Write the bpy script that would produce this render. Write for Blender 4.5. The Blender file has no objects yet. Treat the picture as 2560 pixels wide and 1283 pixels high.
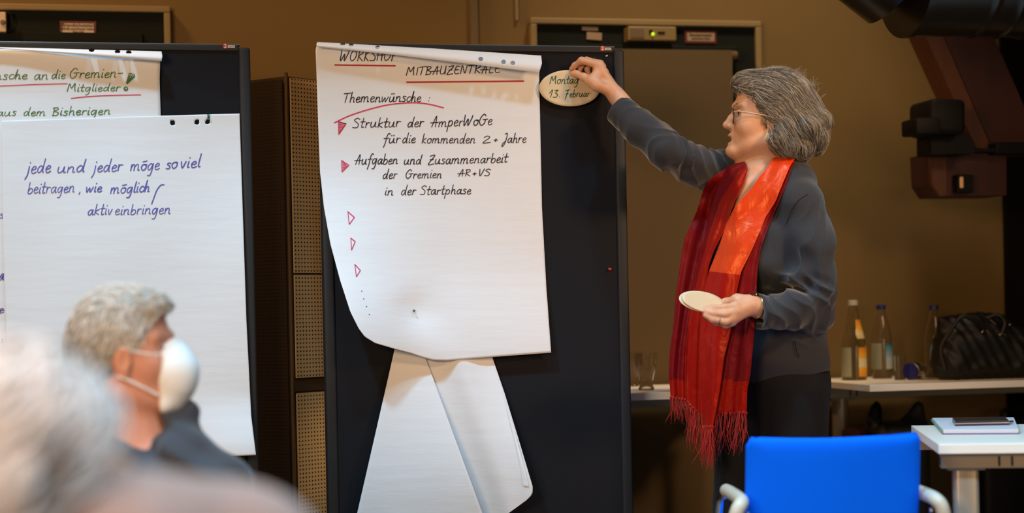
import bpy, bmesh, math, random
import numpy as np
from mathutils import Vector, Matrix

random.seed(7)
rng = np.random.default_rng(11)
SC = bpy.context.scene
COL = SC.collection

# ------------------------------------------------------------------ camera
FPX = 4200.0                      # focal length in pixels of the 2560 px wide frame
HORIZON = 784.0
YAW, ROLL = math.radians(12.0), math.radians(1.2)
CAM = np.array([0.0, 0.0, 1.08])
FW = np.array([math.sin(YAW), math.cos(YAW), 0.0])
RT = np.array([math.cos(YAW), -math.sin(YAW), 0.0])
UP = np.array([0.0, 0.0, 1.0])
CR = math.cos(ROLL) * RT - math.sin(ROLL) * UP
CU = math.sin(ROLL) * RT + math.cos(ROLL) * UP
cd = bpy.data.cameras.new('camera')
cam = bpy.data.objects.new('camera', cd)
COL.objects.link(cam)
cam.matrix_world = Matrix(((CR[0], CU[0], -FW[0], CAM[0]), (CR[1], CU[1], -FW[1], CAM[1]),
                           (CR[2], CU[2], -FW[2], CAM[2]), (0, 0, 0, 1)))
cd.sensor_fit = 'HORIZONTAL'
cd.sensor_width = 36.0
cd.lens = FPX / 2560.0 * 36.0
cd.shift_y = (HORIZON - 641.5) / 2560.0
cd.clip_start = 0.05
cd.dof.use_dof = True
cd.dof.focus_distance = 4.93
cd.dof.aperture_fstop = 1.35
SC.camera = cam

# ------------------------------------------------------------------ world, lights, exposure
SC.view_settings.view_transform = 'Standard'
SC.view_settings.look = 'None'
SC.view_settings.gamma = 1.0
SC.view_settings.use_curve_mapping = False
SC.view_settings.exposure = 0.0
SC.cycles.use_denoising = True
SC.cycles.max_bounces = 8
SC.cycles.sample_clamp_indirect = 4.0
world = bpy.data.worlds.new('world')
SC.world = world
world.use_nodes = True
world.node_tree.nodes['Background'].inputs[0].default_value = (1.0, 0.66, 0.40, 1)
world.node_tree.nodes['Background'].inputs[1].default_value = 0.085

def area(name, loc, target, size, power, color, size_y=None, spread=180):
    l = bpy.data.lights.new(name, 'AREA')
    l.shape = 'RECTANGLE' if size_y else 'DISK'
    l.size = size
    if size_y: l.size_y = size_y
    l.energy = power; l.color = color; l.spread = math.radians(spread)
    o = bpy.data.objects.new(name, l); COL.objects.link(o)
    o.location = loc
    o.rotation_euler = (Vector(target) - Vector(loc)).to_track_quat('-Z', 'Y').to_euler()
    return o

COOL = (0.30, 0.68, 1.0)
WARM = (1.0, 0.64, 0.36)
def spot(name, loc, tilt, half, power, color, radius=0.22, blend=0.12):
    """ceiling lamp; tilt = lean of its axis from straight down towards +y"""
    l = bpy.data.lights.new(name, 'SPOT'); l.energy = power; l.color = color
    l.spot_size = math.radians(2 * half); l.spot_blend = blend; l.shadow_soft_size = radius
    o = bpy.data.objects.new(name, l); COL.objects.link(o); o.location = loc
    t = math.radians(tilt)
    o.rotation_euler = Vector((0, math.sin(t), -math.cos(t))).to_track_quat('-Z', 'Y').to_euler()
    return o
# daylight-white ceiling lamps in front of the boards, shielded towards the back wall
for x, e in ((-0.80, 540), (0.45, 150), (1.65, 200)):
    spot('ceiling_lamp', (x, 3.30, 4.6), -24, 57, e, COOL, 0.13)
# the same lamps over the seats, pointing straight down
for x, e in ((-0.25, 100), (1.45, 960)):
    spot('seat_lamp', (x, 0.30, 4.6), 0, 46, e, (0.56, 0.78, 1.0), 0.22, 0.15)
# warm room lamps behind the photographer
area('room_lamp', (-1.9, 0.2, 2.1), (0.3, 4.9, 1.2), 1.6, 132, WARM, size_y=1.0)
area('room_lamp', (2.6, 0.2, 1.25), (1.2, 4.9, 1.1), 1.6, 18, WARM, size_y=1.0)
area('wall_lamp', (-1.35, 5.0, 3.9), (-0.9, 5.9, 2.0), 0.4, 50, (1.0, 0.58, 0.25))
# neutral wash on the wall over the right door; warm lamp beside the speaker
spot('wall_washer', (2.05, 4.35, 4.9), 27, 20, 420, (1.0, 0.8, 0.55), 0.2, 0.9)
area('side_lamp', (3.0, 2.6, 2.6), (1.80, 4.75, 1.45), 0.5, 5, (1.0, 0.62, 0.34), spread=50)
cl_ = spot('cabinet_fill', (1.10, 5.36, 1.0), 0, 17, 16, (1.0, 0.66, 0.30), 0.1, 0.8)  # unseen warm spot added to brighten the cabinet doors
cl_.rotation_euler = Vector((-0.62, -0.02, -0.38)).to_track_quat('-Z', 'Y').to_euler()

# ------------------------------------------------------------------ pixel geometry
def ray(px, py):
    return FW + (px - 1280.0) / FPX * CR + (HORIZON - py) / FPX * CU
def at(px, py, d):
    return CAM + d * ray(px, py)
def on_y(px, py, Y):
    r = ray(px, py)
    return CAM + r * (Y / r[1])
def on_z(px, py, z):
    r = ray(px, py)
    return CAM + r * ((z - CAM[2]) / r[2])
def proj(P):
    q = np.asarray(P, float) - CAM
    d = q @ FW
    return 1280.0 + FPX * (q @ CR) / d, HORIZON - FPX * (q @ CU) / d

# ------------------------------------------------------------------ materials
def mat(name, col, rough=0.6, metal=0.0, noise=None, bump=None, spec=0.5, sheen=0.0, **kw):
    m = bpy.data.materials.new(name); m.use_nodes = True
    nt = m.node_tree; b = nt.nodes['Principled BSDF']
    b.inputs['Base Color'].default_value = (*col, 1)
    b.inputs['Roughness'].default_value = rough
    b.inputs['Metallic'].default_value = metal
    b.inputs['Specular IOR Level'].default_value = spec
    if sheen: b.inputs['Sheen Weight'].default_value = sheen
    for k, v in kw.items(): b.inputs[k].default_value = v
    tc = None
    if noise or bump: tc = nt.nodes.new('ShaderNodeTexCoord')
    if noise:                       # (scale, amount[, detail])
        n = nt.nodes.new('ShaderNodeTexNoise'); n.inputs['Scale'].default_value = noise[0]
        n.inputs['Detail'].default_value = noise[2] if len(noise) > 2 else 4
        mx = nt.nodes.new('ShaderNodeMix'); mx.data_type = 'RGBA'
        a = noise[1]
        mx.inputs[6].default_value = (*[c * (1 - a) for c in col], 1)
        mx.inputs[7].default_value = (*[min(1, c * (1 + a)) for c in col], 1)
        nt.links.new(tc.outputs['Object'], n.inputs['Vector'])
        nt.links.new(n.outputs[0], mx.inputs[0]); nt.links.new(mx.outputs[2], b.inputs['Base Color'])
    if bump:                        # (scale, strength, distance)
        n2 = nt.nodes.new('ShaderNodeTexNoise'); n2.inputs['Scale'].default_value = bump[0]
        n2.inputs['Detail'].default_value = 3
        bp = nt.nodes.new('ShaderNodeBump'); bp.inputs['Strength'].default_value = bump[1]
        bp.inputs['Distance'].default_value = bump[2] if len(bump) > 2 else 0.002
        nt.links.new(tc.outputs['Object'], n2.inputs['Vector'])
        nt.links.new(n2.outputs[0], bp.inputs['Height']); nt.links.new(bp.outputs[0], b.inputs['Normal'])
    return m

def srgb(r, g, b):
    f = lambda c: c / 12.92 if c <= 0.04045 else ((c + 0.055) / 1.055) ** 2.4
    return tuple(f(c / 255.0) for c in (r, g, b))

# ------------------------------------------------------------------ objects
def tag(o, label=None, cat=None, group=None, kind=None):
    if label: o['label'] = label
    if cat: o['category'] = cat
    if group: o['group'] = group
    if kind: o['kind'] = kind
    return o
def empty(name, loc, label, cat, group=None):
    o = bpy.data.objects.new(name, None); COL.objects.link(o)
    o.location = [float(c) for c in loc]; o.empty_display_size = 0.05
    return tag(o, label, cat, group)
def link_mesh(name, me, m=None, parent=None, smooth=False):
    o = bpy.data.objects.new(name, me); COL.objects.link(o)
    if m is not None: me.materials.append(m)
    if smooth: me.polygons.foreach_set('use_smooth', [True] * len(me.polygons))
    if parent is not None:
        o.parent = parent
        pl = parent.location
        q = parent
        off = Vector((0, 0, 0))
        while q is not None: off += q.location; q = q.parent
        o.location = -off           # meshes are written in world coordinates
    return o
def raw(name, V, F, m=None, parent=None, smooth=False):
    me = bpy.data.meshes.new(name)
    me.from_pydata([tuple(map(float, v)) for v in V], [], [tuple(map(int, f)) for f in F])
    me.update()
    return link_mesh(name, me, m, parent, smooth)
class MB:
    """collects shapes into ONE mesh"""
    def __init__(s): s.bm = bmesh.new()
    def box(s, c, size, rot=None, bevel=0.0, seg=2):
        r = bmesh.ops.create_cube(s.bm, size=1.0); vs = r['verts']
        M = Matrix.Translation(Vector([float(v) for v in c])) @ (rot.to_4x4() if rot is not None else Matrix.Identity(4)) @ Matrix.Diagonal((*[float(v) for v in size], 1))
        bmesh.ops.transform(s.bm, matrix=M, verts=vs)
        if bevel > 0:
            es = list({e for v in vs for e in v.link_edges})
            bmesh.ops.bevel(s.bm, geom=es, offset=bevel, segments=seg, affect='EDGES', profile=0.5)
        return s
    def prism(s, pts, d):
        """extrude a planar polygon by vector d"""
        d = Vector([float(v) for v in d])
        a = [s.bm.verts.new([float(v) for v in p]) for p in pts]
        b = [s.bm.verts.new(Vector([float(v) for v in p]) + d) for p in pts]
        n = len(pts)
        s.bm.faces.new(a); s.bm.faces.new(b[::-1])
        for i in range(n):
            s.bm.faces.new((a[i], b[i], b[(i + 1) % n], a[(i + 1) % n]))
        return s
    def tube(s, pts, r, n=12, cap=True):
        pts = [np.asarray(p, float) for p in pts]
        rs = r if isinstance(r, (list, tuple, np.ndarray)) else [r] * len(pts)
        rings = []; up = None
        for i, p in enumerate(pts):
            t = pts[min(i + 1, len(pts) - 1)] - pts[max(i - 1, 0)]
            t = t / (np.linalg.norm(t) + 1e-9)
            if up is None:
                up = np.array([0, 0, 1.0]) if abs(t[2]) < 0.9 else np.array([1.0, 0, 0])
            a = np.cross(t, up); a /= np.linalg.norm(a) + 1e-9
            b = np.cross(a, t); up = b
            rings.append([s.bm.verts.new(p + rs[i] * (math.cos(2 * math.pi * k / n) * a + math.sin(2 * math.pi * k / n) * b)) for k in range(n)])
        for i in range(len(rings) - 1):
            for k in range(n):
                s.bm.faces.new((rings[i][k], rings[i][(k + 1) % n], rings[i + 1][(k + 1) % n], rings[i + 1][k]))
        if cap:
            s.bm.faces.new(rings[0][::-1]); s.bm.faces.new(rings[-1])
        return s
    def lathe(s, c, prof, n=32, axis=None):
        """prof: (radius, height) list along axis from point c"""
        c = np.asarray(c, float)
        ax = np.array([0, 0, 1.0]) if axis is None else np.asarray(axis, float) / np.linalg.norm(axis)
        u = np.cross(ax, [0, 1.0, 0.1]); u /= np.linalg.norm(u); v = np.cross(ax, u)
        rings = []
        for r, h in prof:
            rings.append([s.bm.verts.new(c + ax * h + max(r, 1e-5) * (math.cos(2 * math.pi * k / n) * u + math.sin(2 * math.pi * k / n) * v)) for k in range(n)])
        for i in range(len(rings) - 1):
            for k in range(n):
                s.bm.faces.new((rings[i][k], rings[i][(k + 1) % n], rings[i + 1][(k + 1) % n], rings[i + 1][k]))
        if prof[0][0] > 1e-4: s.bm.faces.new(rings[0][::-1])
        if prof[-1][0] > 1e-4: s.bm.faces.new(rings[-1])
        return s
    def build(s, name, m, parent=None, smooth=False, fix=True):
        if fix: bmesh.ops.recalc_face_normals(s.bm, faces=s.bm.faces[:])
        me = bpy.data.meshes.new(name); s.bm.to_mesh(me); s.bm.free()
        o = link_mesh(name, me, m, parent, smooth)
        if smooth:
            try: me.set_sharp_from_angle(angle=math.radians(38))
            except Exception: pass
        return o
def grid_faces(nu, nv, wrap=False):
    F = []
    for i in range(nu - 1):
        for j in range(nv - 1):
            F.append((i * nv + j, i * nv + j + 1, (i + 1) * nv + j + 1, (i + 1) * nv + j))
    return F
def solidify(o, t, offset=0.0):
    md = o.modifiers.new('thickness', 'SOLIDIFY'); md.thickness = t; md.offset = offset
    return o
def polyline(pts, n):
    """n points spaced evenly along a polyline (each row any dimension)"""
    P = np.asarray(pts, float)
    L = np.r_[0, np.cumsum(np.linalg.norm(np.diff(P[:, :2], axis=0), axis=1))]
    t = np.linspace(0, L[-1], n)
    return np.stack([np.interp(t, L, P[:, k]) for k in range(P.shape[1])], 1)
def spline(pts, per=8):
    """Catmull-Rom through points"""
    P = np.asarray(pts, float)
    if len(P) < 3: return polyline(P, per)
    Q = np.vstack([2 * P[0] - P[1], P, 2 * P[-1] - P[-2]])
    out = []
    for i in range(1, len(Q) - 2):
        p0, p1, p2, p3 = Q[i - 1], Q[i], Q[i + 1], Q[i + 2]
        for t in np.linspace(0, 1, per, endpoint=False):
            out.append(0.5 * ((2 * p1) + (p2 - p0) * t + (2 * p0 - 5 * p1 + 4 * p2 - p3) * t * t + (3 * p1 - p0 - 3 * p2 + p3) * t ** 3))
    out.append(P[-1])
    return np.array(out)
def sstep(a, b, x):
    t = np.clip((np.asarray(x, float) - a) / (b - a), 0, 1)
    return t * t * (3 - 2 * t)
# ------------------------------------------------------------------ smooth bodies: tapered volumes blended into one surface
def nrm(v):
    v = np.asarray(v, float); return v / (np.linalg.norm(v) + 1e-12)
def frame(x, z=(0, 0, 1)):
    """rows: x axis, y axis, z axis (orthonormal), x kept"""
    x = nrm(x); y = nrm(np.cross(z, x)); return np.array([x, y, np.cross(x, y)])
class Body:
    def __init__(s): s.prims = []; s.disp = None
    def add(s, fn, c, r, k, op): s.prims.append((fn, np.asarray(c, float), float(r), float(k), op)); return s
    def cap(s, a, b, ra, rb, k=0.02, op='+'):
        a = np.asarray(a, float); b = np.asarray(b, float); ba = b - a; L2 = float(ba @ ba) + 1e-12
        def fn(P):
            t = np.clip(((P - a) @ ba) / L2, 0, 1)
            return np.linalg.norm(P - a - t[:, None] * ba, axis=1) - (ra + (rb - ra) * t)
        return s.add(fn, (a + b) / 2, math.sqrt(L2) / 2 + max(ra, rb), k, op)
    def chain(s, pts, rs, k=0.02, op='+'):
        for i in range(len(pts) - 1): s.cap(pts[i], pts[i + 1], rs[i], rs[i + 1], k, op)
        return s
    def ell(s, c, r, A=None, k=0.02, op='+'):
        c = np.asarray(c, float); r = np.asarray(r, float); A = np.eye(3) if A is None else np.asarray(A)
        def fn(P):
            q = (P - c) @ A.T
            k0 = np.linalg.norm(q / r, axis=1); k1 = np.linalg.norm(q / (r * r), axis=1) + 1e-9
            return np.where(k0 < 1e-3, -r.min(), k0 * (k0 - 1) / k1)
        return s.add(fn, c, r.max(), k, op)
    def box(s, c, h, rd, A=None, k=0.02, op='+'):
        c = np.asarray(c, float); h = np.asarray(h, float); A = np.eye(3) if A is None else np.asarray(A)
        def fn(P):
            q = np.abs((P - c) @ A.T) - h + rd
            return np.linalg.norm(np.maximum(q, 0), axis=1) + np.minimum(q.max(1), 0) - rd
        return s.add(fn, c, np.linalg.norm(h), k, op)
    def plane(s, p, n, k=0.004):
        """cut away everything on the side n points to"""
        p = np.asarray(p, float); n = nrm(n)
        return s.add(lambda P: -((P - p) @ n), p, 1e6, k, '-')
    def __call__(s, P, prims=None):
        d = np.full(len(P), 1e3)
        for fn, c, r, k, op in (s.prims if prims is None else prims):
            e = fn(P)
            if op == '+':
                h = np.clip(0.5 + 0.5 * (d - e) / k, 0, 1)
                d = np.where(d > 100, e, d + (e - d) * h - k * h * (1 - h))
            else:                                   # carve
                e = -e
                h = np.clip(0.5 - 0.5 * (d - e) / k, 0, 1)
                d = d + (e - d) * h + k * h * (1 - h)
        if s.disp is not None: d = d + s.disp(P)
        return d
    def trace(s, px, py, d0, d1):
        """depths at which the pixel rays first meet the surface (nan if they miss)"""
        px = np.asarray(px, float); py = np.asarray(py, float)
        R = FW + ((px - 1280.0) / FPX)[:, None] * CR + ((HORIZON - py) / FPX)[:, None] * CU
        t = np.full(len(px), d0); out = np.full(len(px), np.nan); live = np.ones(len(px), bool)
        for _ in range(90):
            ix = np.where(live)[0]
            if not len(ix): break
            v = s(CAM + R[ix] * t[ix, None])
            hit = v < 0.0008
            out[ix[hit]] = t[ix[hit]]; live[ix[hit]] = False
            t[ix] += np.maximum(v * 0.8, 0.0006)
            live[ix[t[ix] > d1]] = False
        return out
    def mesh(s, xs, ys, zs, B=14):
        xs, ys, zs = [np.asarray(a, float) for a in (xs, ys, zs)]
        nx, ny, nz = len(xs), len(ys), len(zs)
        D = np.full((nx, ny, nz), 1.0, np.float32)
        for i in range(0, nx, B):
            for j in range(0, ny, B):
                for k in range(0, nz, B):
                    X, Y, Z = xs[i:i + B], ys[j:j + B], zs[k:k + B]
                    lo = np.array([X[0], Y[0], Z[0]]); hi = np.array([X[-1], Y[-1], Z[-1]])
                    c = (lo + hi) / 2; hd = np.linalg.norm(hi - lo) / 2 + 0.004
                    pr = [p for p in s.prims if np.linalg.norm(p[1] - c) - p[2] < hd + 0.05]
                    if not any(p[4] == '+' for p in pr): continue
                    G = np.stack(np.meshgrid(X, Y, Z, indexing='ij'), -1).reshape(-1, 3)
                    D[i:i + B, j:j + B, k:k + B] = s(G, pr).reshape(len(X), len(Y), len(Z))
        S = D < 0
        C = np.zeros((nx - 1, ny - 1, nz - 1), np.uint8)
        offs = [(a, b, c) for a in (0, 1) for b in (0, 1) for c in (0, 1)]
        for a, b, c in offs: C += S[a:nx - 1 + a, b:ny - 1 + b, c:nz - 1 + c]
        I = np.argwhere((C > 0) & (C < 8))
        idx = np.full(C.shape, -1, np.int64); idx[I[:, 0], I[:, 1], I[:, 2]] = np.arange(len(I))
        val = {o: D[I[:, 0] + o[0], I[:, 1] + o[1], I[:, 2] + o[2]] for o in offs}
        pos = {o: np.stack([xs[I[:, 0] + o[0]], ys[I[:, 1] + o[1]], zs[I[:, 2] + o[2]]], 1) for o in offs}
        acc = np.zeros((len(I), 3)); cnt = np.zeros(len(I))
        for o in offs:
            for ax in range(3):
                if o[ax]: continue
                q = list(o); q[ax] = 1; q = tuple(q)
                a, b = val[o], val[q]; m = (a < 0) != (b < 0)
                t = np.where(m, a / np.where(m, a - b, 1), 0)
                acc[m] += (pos[o] + t[:, None] * (pos[q] - pos[o]))[m]; cnt[m] += 1
        V = acc / np.maximum(cnt, 1)[:, None]
        F = []
        for ax in range(3):
            sl0 = [slice(None)] * 3; sl1 = [slice(None)] * 3
            sl0[ax] = slice(0, -1); sl1[ax] = slice(1, None)
            E = np.argwhere(S[tuple(sl0)] != S[tuple(sl1)])
            u, v = [(1, 2), (2, 0), (0, 1)][ax]
            lim = np.array(C.shape)
            ok = (E[:, u] > 0) & (E[:, v] > 0) & (E[:, u] < lim[u]) & (E[:, v] < lim[v]) & (E[:, ax] < lim[ax])
            E = E[ok]
            def cell(du, dv):
                q = E.copy(); q[:, u] -= du; q[:, v] -= dv
                return idx[q[:, 0], q[:, 1], q[:, 2]]
            Q = np.stack([cell(1, 1), cell(0, 1), cell(0, 0), cell(1, 0)], 1)
            inside = S[tuple(sl0)][E[:, 0], E[:, 1], E[:, 2]]
            Q[~inside] = Q[~inside][:, ::-1]
            F.append(Q[(Q >= 0).all(1)])
        return V, np.vstack(F)
def axis_steps(*segs):
    """axis_steps((a, b, h), (b, c, h2)...) -> coordinates with varying step"""
    out = []
    for a, b, h in segs: out += list(np.linspace(a, b, max(2, int(round((b - a) / h)) + 1))[:-1])
    return np.array(out + [segs[-1][1]])
def body_mesh(name, body, xs, ys, zs, m, parent, relax=1):
    V, F = body.mesh(xs, ys, zs)
    me = bpy.data.meshes.new(name)
    me.vertices.add(len(V)); me.vertices.foreach_set('co', V.astype(np.float32).ravel())
    me.loops.add(4 * len(F)); me.loops.foreach_set('vertex_index', F.astype(np.int32).ravel())
    me.polygons.add(len(F)); me.polygons.foreach_set('loop_start', np.arange(0, 4 * len(F), 4, dtype=np.int32))
    me.polygons.foreach_set('loop_total', np.full(len(F), 4, np.int32))
    me.update(calc_edges=True); me.validate()
    o = link_mesh(name, me, m, parent, True)
    if relax:
        md = o.modifiers.new('relax', 'SMOOTH'); md.factor = 0.5; md.iterations = relax
    return o
def strands(name, S, radii, cols, m, parent, n=4):
    """S: list of point arrays (one lock each) -> one mesh of tapered locks with a colour per lock"""
    V = []; F = []; Cc = []; base = 0
    for pts, r, c in zip(S, radii, cols):
        k = len(pts)
        T = np.gradient(pts, axis=0); T /= np.linalg.norm(T, axis=1)[:, None] + 1e-9
        up = np.array([0.3, 0.2, 0.9]); A = np.cross(T, up); A /= np.linalg.norm(A, axis=1)[:, None] + 1e-9
        Bv = np.cross(T, A)
        rad = r * np.sin(np.linspace(0.25, 1, k) ** 0.8 * math.pi * 0.97) ** 0.6
        for q in range(n):
            a = 2 * math.pi * q / n
            V.append(pts + rad[:, None] * (math.cos(a) * A + 0.7 * math.sin(a) * Bv))
        for i in range(k - 1):
            for q in range(n):
                q2 = (q + 1) % n
                F.append((base + q * k + i, base + q * k + i + 1, base + q2 * k + i + 1, base + q2 * k + i))
        base += n * k; Cc.append(np.tile(c, (n * k, 1)))
    V = np.vstack(V); F = np.array(F); Cc = np.vstack(Cc)
    me = bpy.data.meshes.new(name)
    me.vertices.add(len(V)); me.vertices.foreach_set('co', V.astype(np.float32).ravel())
    me.loops.add(4 * len(F)); me.loops.foreach_set('vertex_index', F.astype(np.int32).ravel())
    me.polygons.add(len(F)); me.polygons.foreach_set('loop_start', np.arange(0, 4 * len(F), 4, dtype=np.int32))
    me.polygons.foreach_set('loop_total', np.full(len(F), 4, np.int32))
    me.update(calc_edges=True)
    at_ = me.color_attributes.new('lock', 'FLOAT_COLOR', 'POINT')
    at_.data.foreach_set('color', np.c_[Cc, np.ones(len(Cc))].astype(np.float32).ravel())
    return link_mesh(name, me, m, parent, True)
def hair_mat(name, rough=0.42):
    m = bpy.data.materials.new(name); m.use_nodes = True
    nt = m.node_tree; b = nt.nodes['Principled BSDF']
    a = nt.nodes.new('ShaderNodeAttribute'); a.attribute_name = 'lock'
    nt.links.new(a.outputs['Color'], b.inputs['Base Color'])
    b.inputs['Roughness'].default_value = rough; b.inputs['Specular IOR Level'].default_value = 0.6
    return m
def grow(body, starts, flow, steps, h, lift):
    """walk from each start over the surface of body along flow(P, s); lift = offset above it per step"""
    P = np.array(starts, float); out = [P.copy()]
    for i in range(steps):
        e = 0.003
        d = body(P)
        g = np.stack([body(P + np.eye(3)[k] * e) - d for k in range(3)], 1); g /= np.linalg.norm(g, axis=1)[:, None] + 1e-9
        P = P - g * (d - lift[:, i])[:, None] * 0.8
        f = flow(P, i / steps); f = f - g * (f * g).sum(1)[:, None]
        f /= np.linalg.norm(f, axis=1)[:, None] + 1e-9
        P = P + f * h[:, None]
        out.append(P.copy())
    return np.stack(out, 1)
# ------------------------------------------------------------------ the room
YW, YB = 5.77, 4.93
M_wall = mat('wall_paint', (0.148, 0.087, 0.021), 0.8, noise=(1.5, 0.06), bump=(120, 0.15, 0.001))
M_floor = mat('floor_lino', (0.10, 0.075, 0.05), 0.45, noise=(6, 0.2))
M_ceil = mat('ceiling_boards', (0.10, 0.07, 0.045), 0.8)
M_green = mat('door_green', (0.0035, 0.0055, 0.003), 0.75, spec=0.2)
M_blind = mat('blind_fabric', (0.090, 0.055, 0.018), 0.85, noise=(180, 0.08))
M_casing = mat('door_casing', (0.22, 0.15, 0.06), 0.6)
M_black = mat('black_paint', (0.002, 0.002, 0.002), 0.6, spec=0.2)
def slab(name, lo, hi, m, kind='structure'):
    o = MB().box([(a + b) / 2 for a, b in zip(lo, hi)], [b - a for a, b in zip(lo, hi)]).build(name, m)
    o['kind'] = kind
    return o
xs1 = on_y(1186, 60, YW)[0]
slab('floor', (-5, -3, -0.1), (5, 6.2, 0), M_floor)
slab('ceiling', (-5, -3, 5.2), (5, 6.2, 5.3), M_ceil)
slab('wall_back', (-5, YW, 0), (5, 6.2, 5.2), M_wall)
slab('wall_left', (-5.1, -3, 0), (-5, 6.2, 5.2), M_wall)
slab('wall_right', (5, -3, 0), (5.1, 6.2, 5.2), M_wall)
slab('wall_front', (-5, -3.1, 0), (5, -3, 5.2), M_wall)
# shallow pilaster edge and a hairline joint above the right door
px0 = on_y(1174, 60, YW)[0]
slab('trim_1', (px0, YW - 0.02, 0), (on_y(1192, 60, YW)[0], YW, 5.2), mat('dark_joint', (0.13, 0.085, 0.04), 0.8))
slab('trim_2', (on_y(1287, 20, YW)[0], YW - 0.012, on_y(1290, 52, YW)[2]), (on_y(1294, 20, YW)[0], YW, 5.2), mat('joint', (0.22, 0.15, 0.08), 0.8))

def door(n, xl, xr, ztop, depth_y):
    r = empty('door_%d' % n, ((xl + xr) / 2, YW, 0), None, None); r['kind'] = 'structure'
    MB().box(((xl + xr) / 2, YW - 0.012, ztop / 2), (xr - xl, 0.024, ztop)).build('door_frame', M_green, r)
    h = 0.07
    MB().box(((xl + xr) / 2, YW - 0.031, (ztop - h) / 2), (xr - xl - 0.14, 0.014, ztop - h), bevel=0.003).build('door_leaf', M_green, r)
    c = MB(); w = 0.022
    c.box(((xl + xr) / 2, YW - 0.02, ztop + w / 2), (xr - xl + 2 * w, 0.04, w), bevel=0.004)
    c.box((xr + w / 2, YW - 0.02, ztop / 2), (w, 0.04, ztop), bevel=0.004)
    c.box((xl - w / 2, YW - 0.02, ztop / 2), (w, 0.04, ztop), bevel=0.004)
    c.build('door_casing', M_casing, r)
    return r
z1 = on_y(200, 33, YW)[2]
xr1 = on_y(410, 75, YW)[0]
door(1, xr1 - 1.05, xr1, z1, 0)
z2 = on_y(1600, 68, YW)[2]
xl2, xr2 = on_y(1337, 100, YW)[0], on_y(1881, 130, YW)[0]
door(2, xl2, xr2, z2, 0)

def text_mesh(name, body, loc, size, m, parent, thick=0.0004, align='CENTER', bold=0.0):
    c = bpy.data.curves.new(name, 'FONT'); c.body = body; c.size = size; c.align_x = align; c.align_y = 'CENTER'
    c.extrude = thick; c.offset = bold
    t = bpy.data.objects.new(name, c); COL.objects.link(t)
    bpy.context.view_layer.update()
    me = bpy.data.meshes.new_from_object(t.evaluated_get(bpy.context.evaluated_depsgraph_get()))
    bpy.data.objects.remove(t)
    me.transform(Matrix.Translation(Vector([float(v) for v in loc])) @ Matrix.Rotation(math.pi / 2, 4, 'X'))
    return link_mesh(name, me, m, parent)
M_signred = mat('sign_red', (0.10, 0.008, 0.006), 0.5)
M_signwhite = mat('sign_white', (0.62, 0.45, 0.33), 0.5)
M_signdim = mat('sign_dim', (0.30, 0.20, 0.13), 0.5)
M_ink = mat('print_ink', (0.02, 0.015, 0.012), 0.6)
def plate(nm, x0, y0, x1, y1, label, cat, rim, Y=YW - 0.024, lines=(), face=None, group=None):
    a = on_y((x0 + x1) / 2, (y0 + y1) / 2, Y - 0.002)
    w = abs(on_y(x1, y0, Y)[0] - on_y(x0, y0, Y)[0]); h = abs(on_y(x0, y1, Y)[2] - on_y(x0, y0, Y)[2])
    r = empty(nm, a, label, cat, group)
    MB().box(a, (w, 0.004, h), bevel=0.001).build('border' if rim else 'plate', M_signred if rim else face, r)
    if rim:
        MB().box(a - [0, 0.0026, 0], (w - 0.016, 0.0016, h - 0.016)).build('face', face, r)
    for s, dz, k in lines:
        text_mesh('lettering', s, a + [0, -0.0042, dz * h], k * h, M_ink, r, bold=0.0002)
    return r
plate('door_sign', 150, 53, 241, 88, 'white door sign with red border on the left green door', 'sign', True,
      lines=(('Brandschutztür', 0.20, 0.36), ('ständig geschlossen halten!', -0.06, 0.22), ('Kein Keil', -0.28, 0.2)), face=M_signwhite)
plate('door_sign', 1712, 77, 1791, 109, 'faint door sign with red border right of the door closer', 'sign', True, lines=(('Brandschutztür', 0.15, 0.30), ('geschlossen halten', -0.12, 0.2)), face=M_signdim)
# tilted note left of the closer
a = on_y(1482, 86, YW - 0.028)
r = empty('paper_note', a, 'small crooked paper note on the dark header left of the door closer', 'note')
MB().box(a + [0.005, 0, -0.006], (0.055, 0.002, 0.026), Matrix.Rotation(0.06, 3, 'Y')).build('lower_slip', M_signdim, r)
MB().box(a + [-0.01, -0.001, 0.02], (0.058, 0.002, 0.012), Matrix.Rotation(0.02, 3, 'Y')).build('upper_slip', M_signdim, r)
# device at the far left of the left door
a = on_y(4, 58, YW - 0.045)
r = empty('door_device', a, 'pale control unit with round button at top left of the green door', 'control unit')
MB().box(a, (0.032, 0.05, 0.066), bevel=0.003).build('housing', M_signwhite, r)
MB().lathe(a + [0.006, -0.025, -0.002], [(0.0085, 0), (0.0085, 0.004), (0.0, 0.006)], 20, (0, -1, 0)).build('button', mat('button_grey', (0.12, 0.1, 0.09), 0.5), r)
MB().tube([a + np.array(v) for v in ((0.014, -0.01, 0.036), (0.030, -0.012, 0.030), (0.036, -0.012, 0.0), (0.028, -0.01, -0.026), (0.015, -0.01, -0.03))], 0.003).build('cable', M_black, r)
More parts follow.
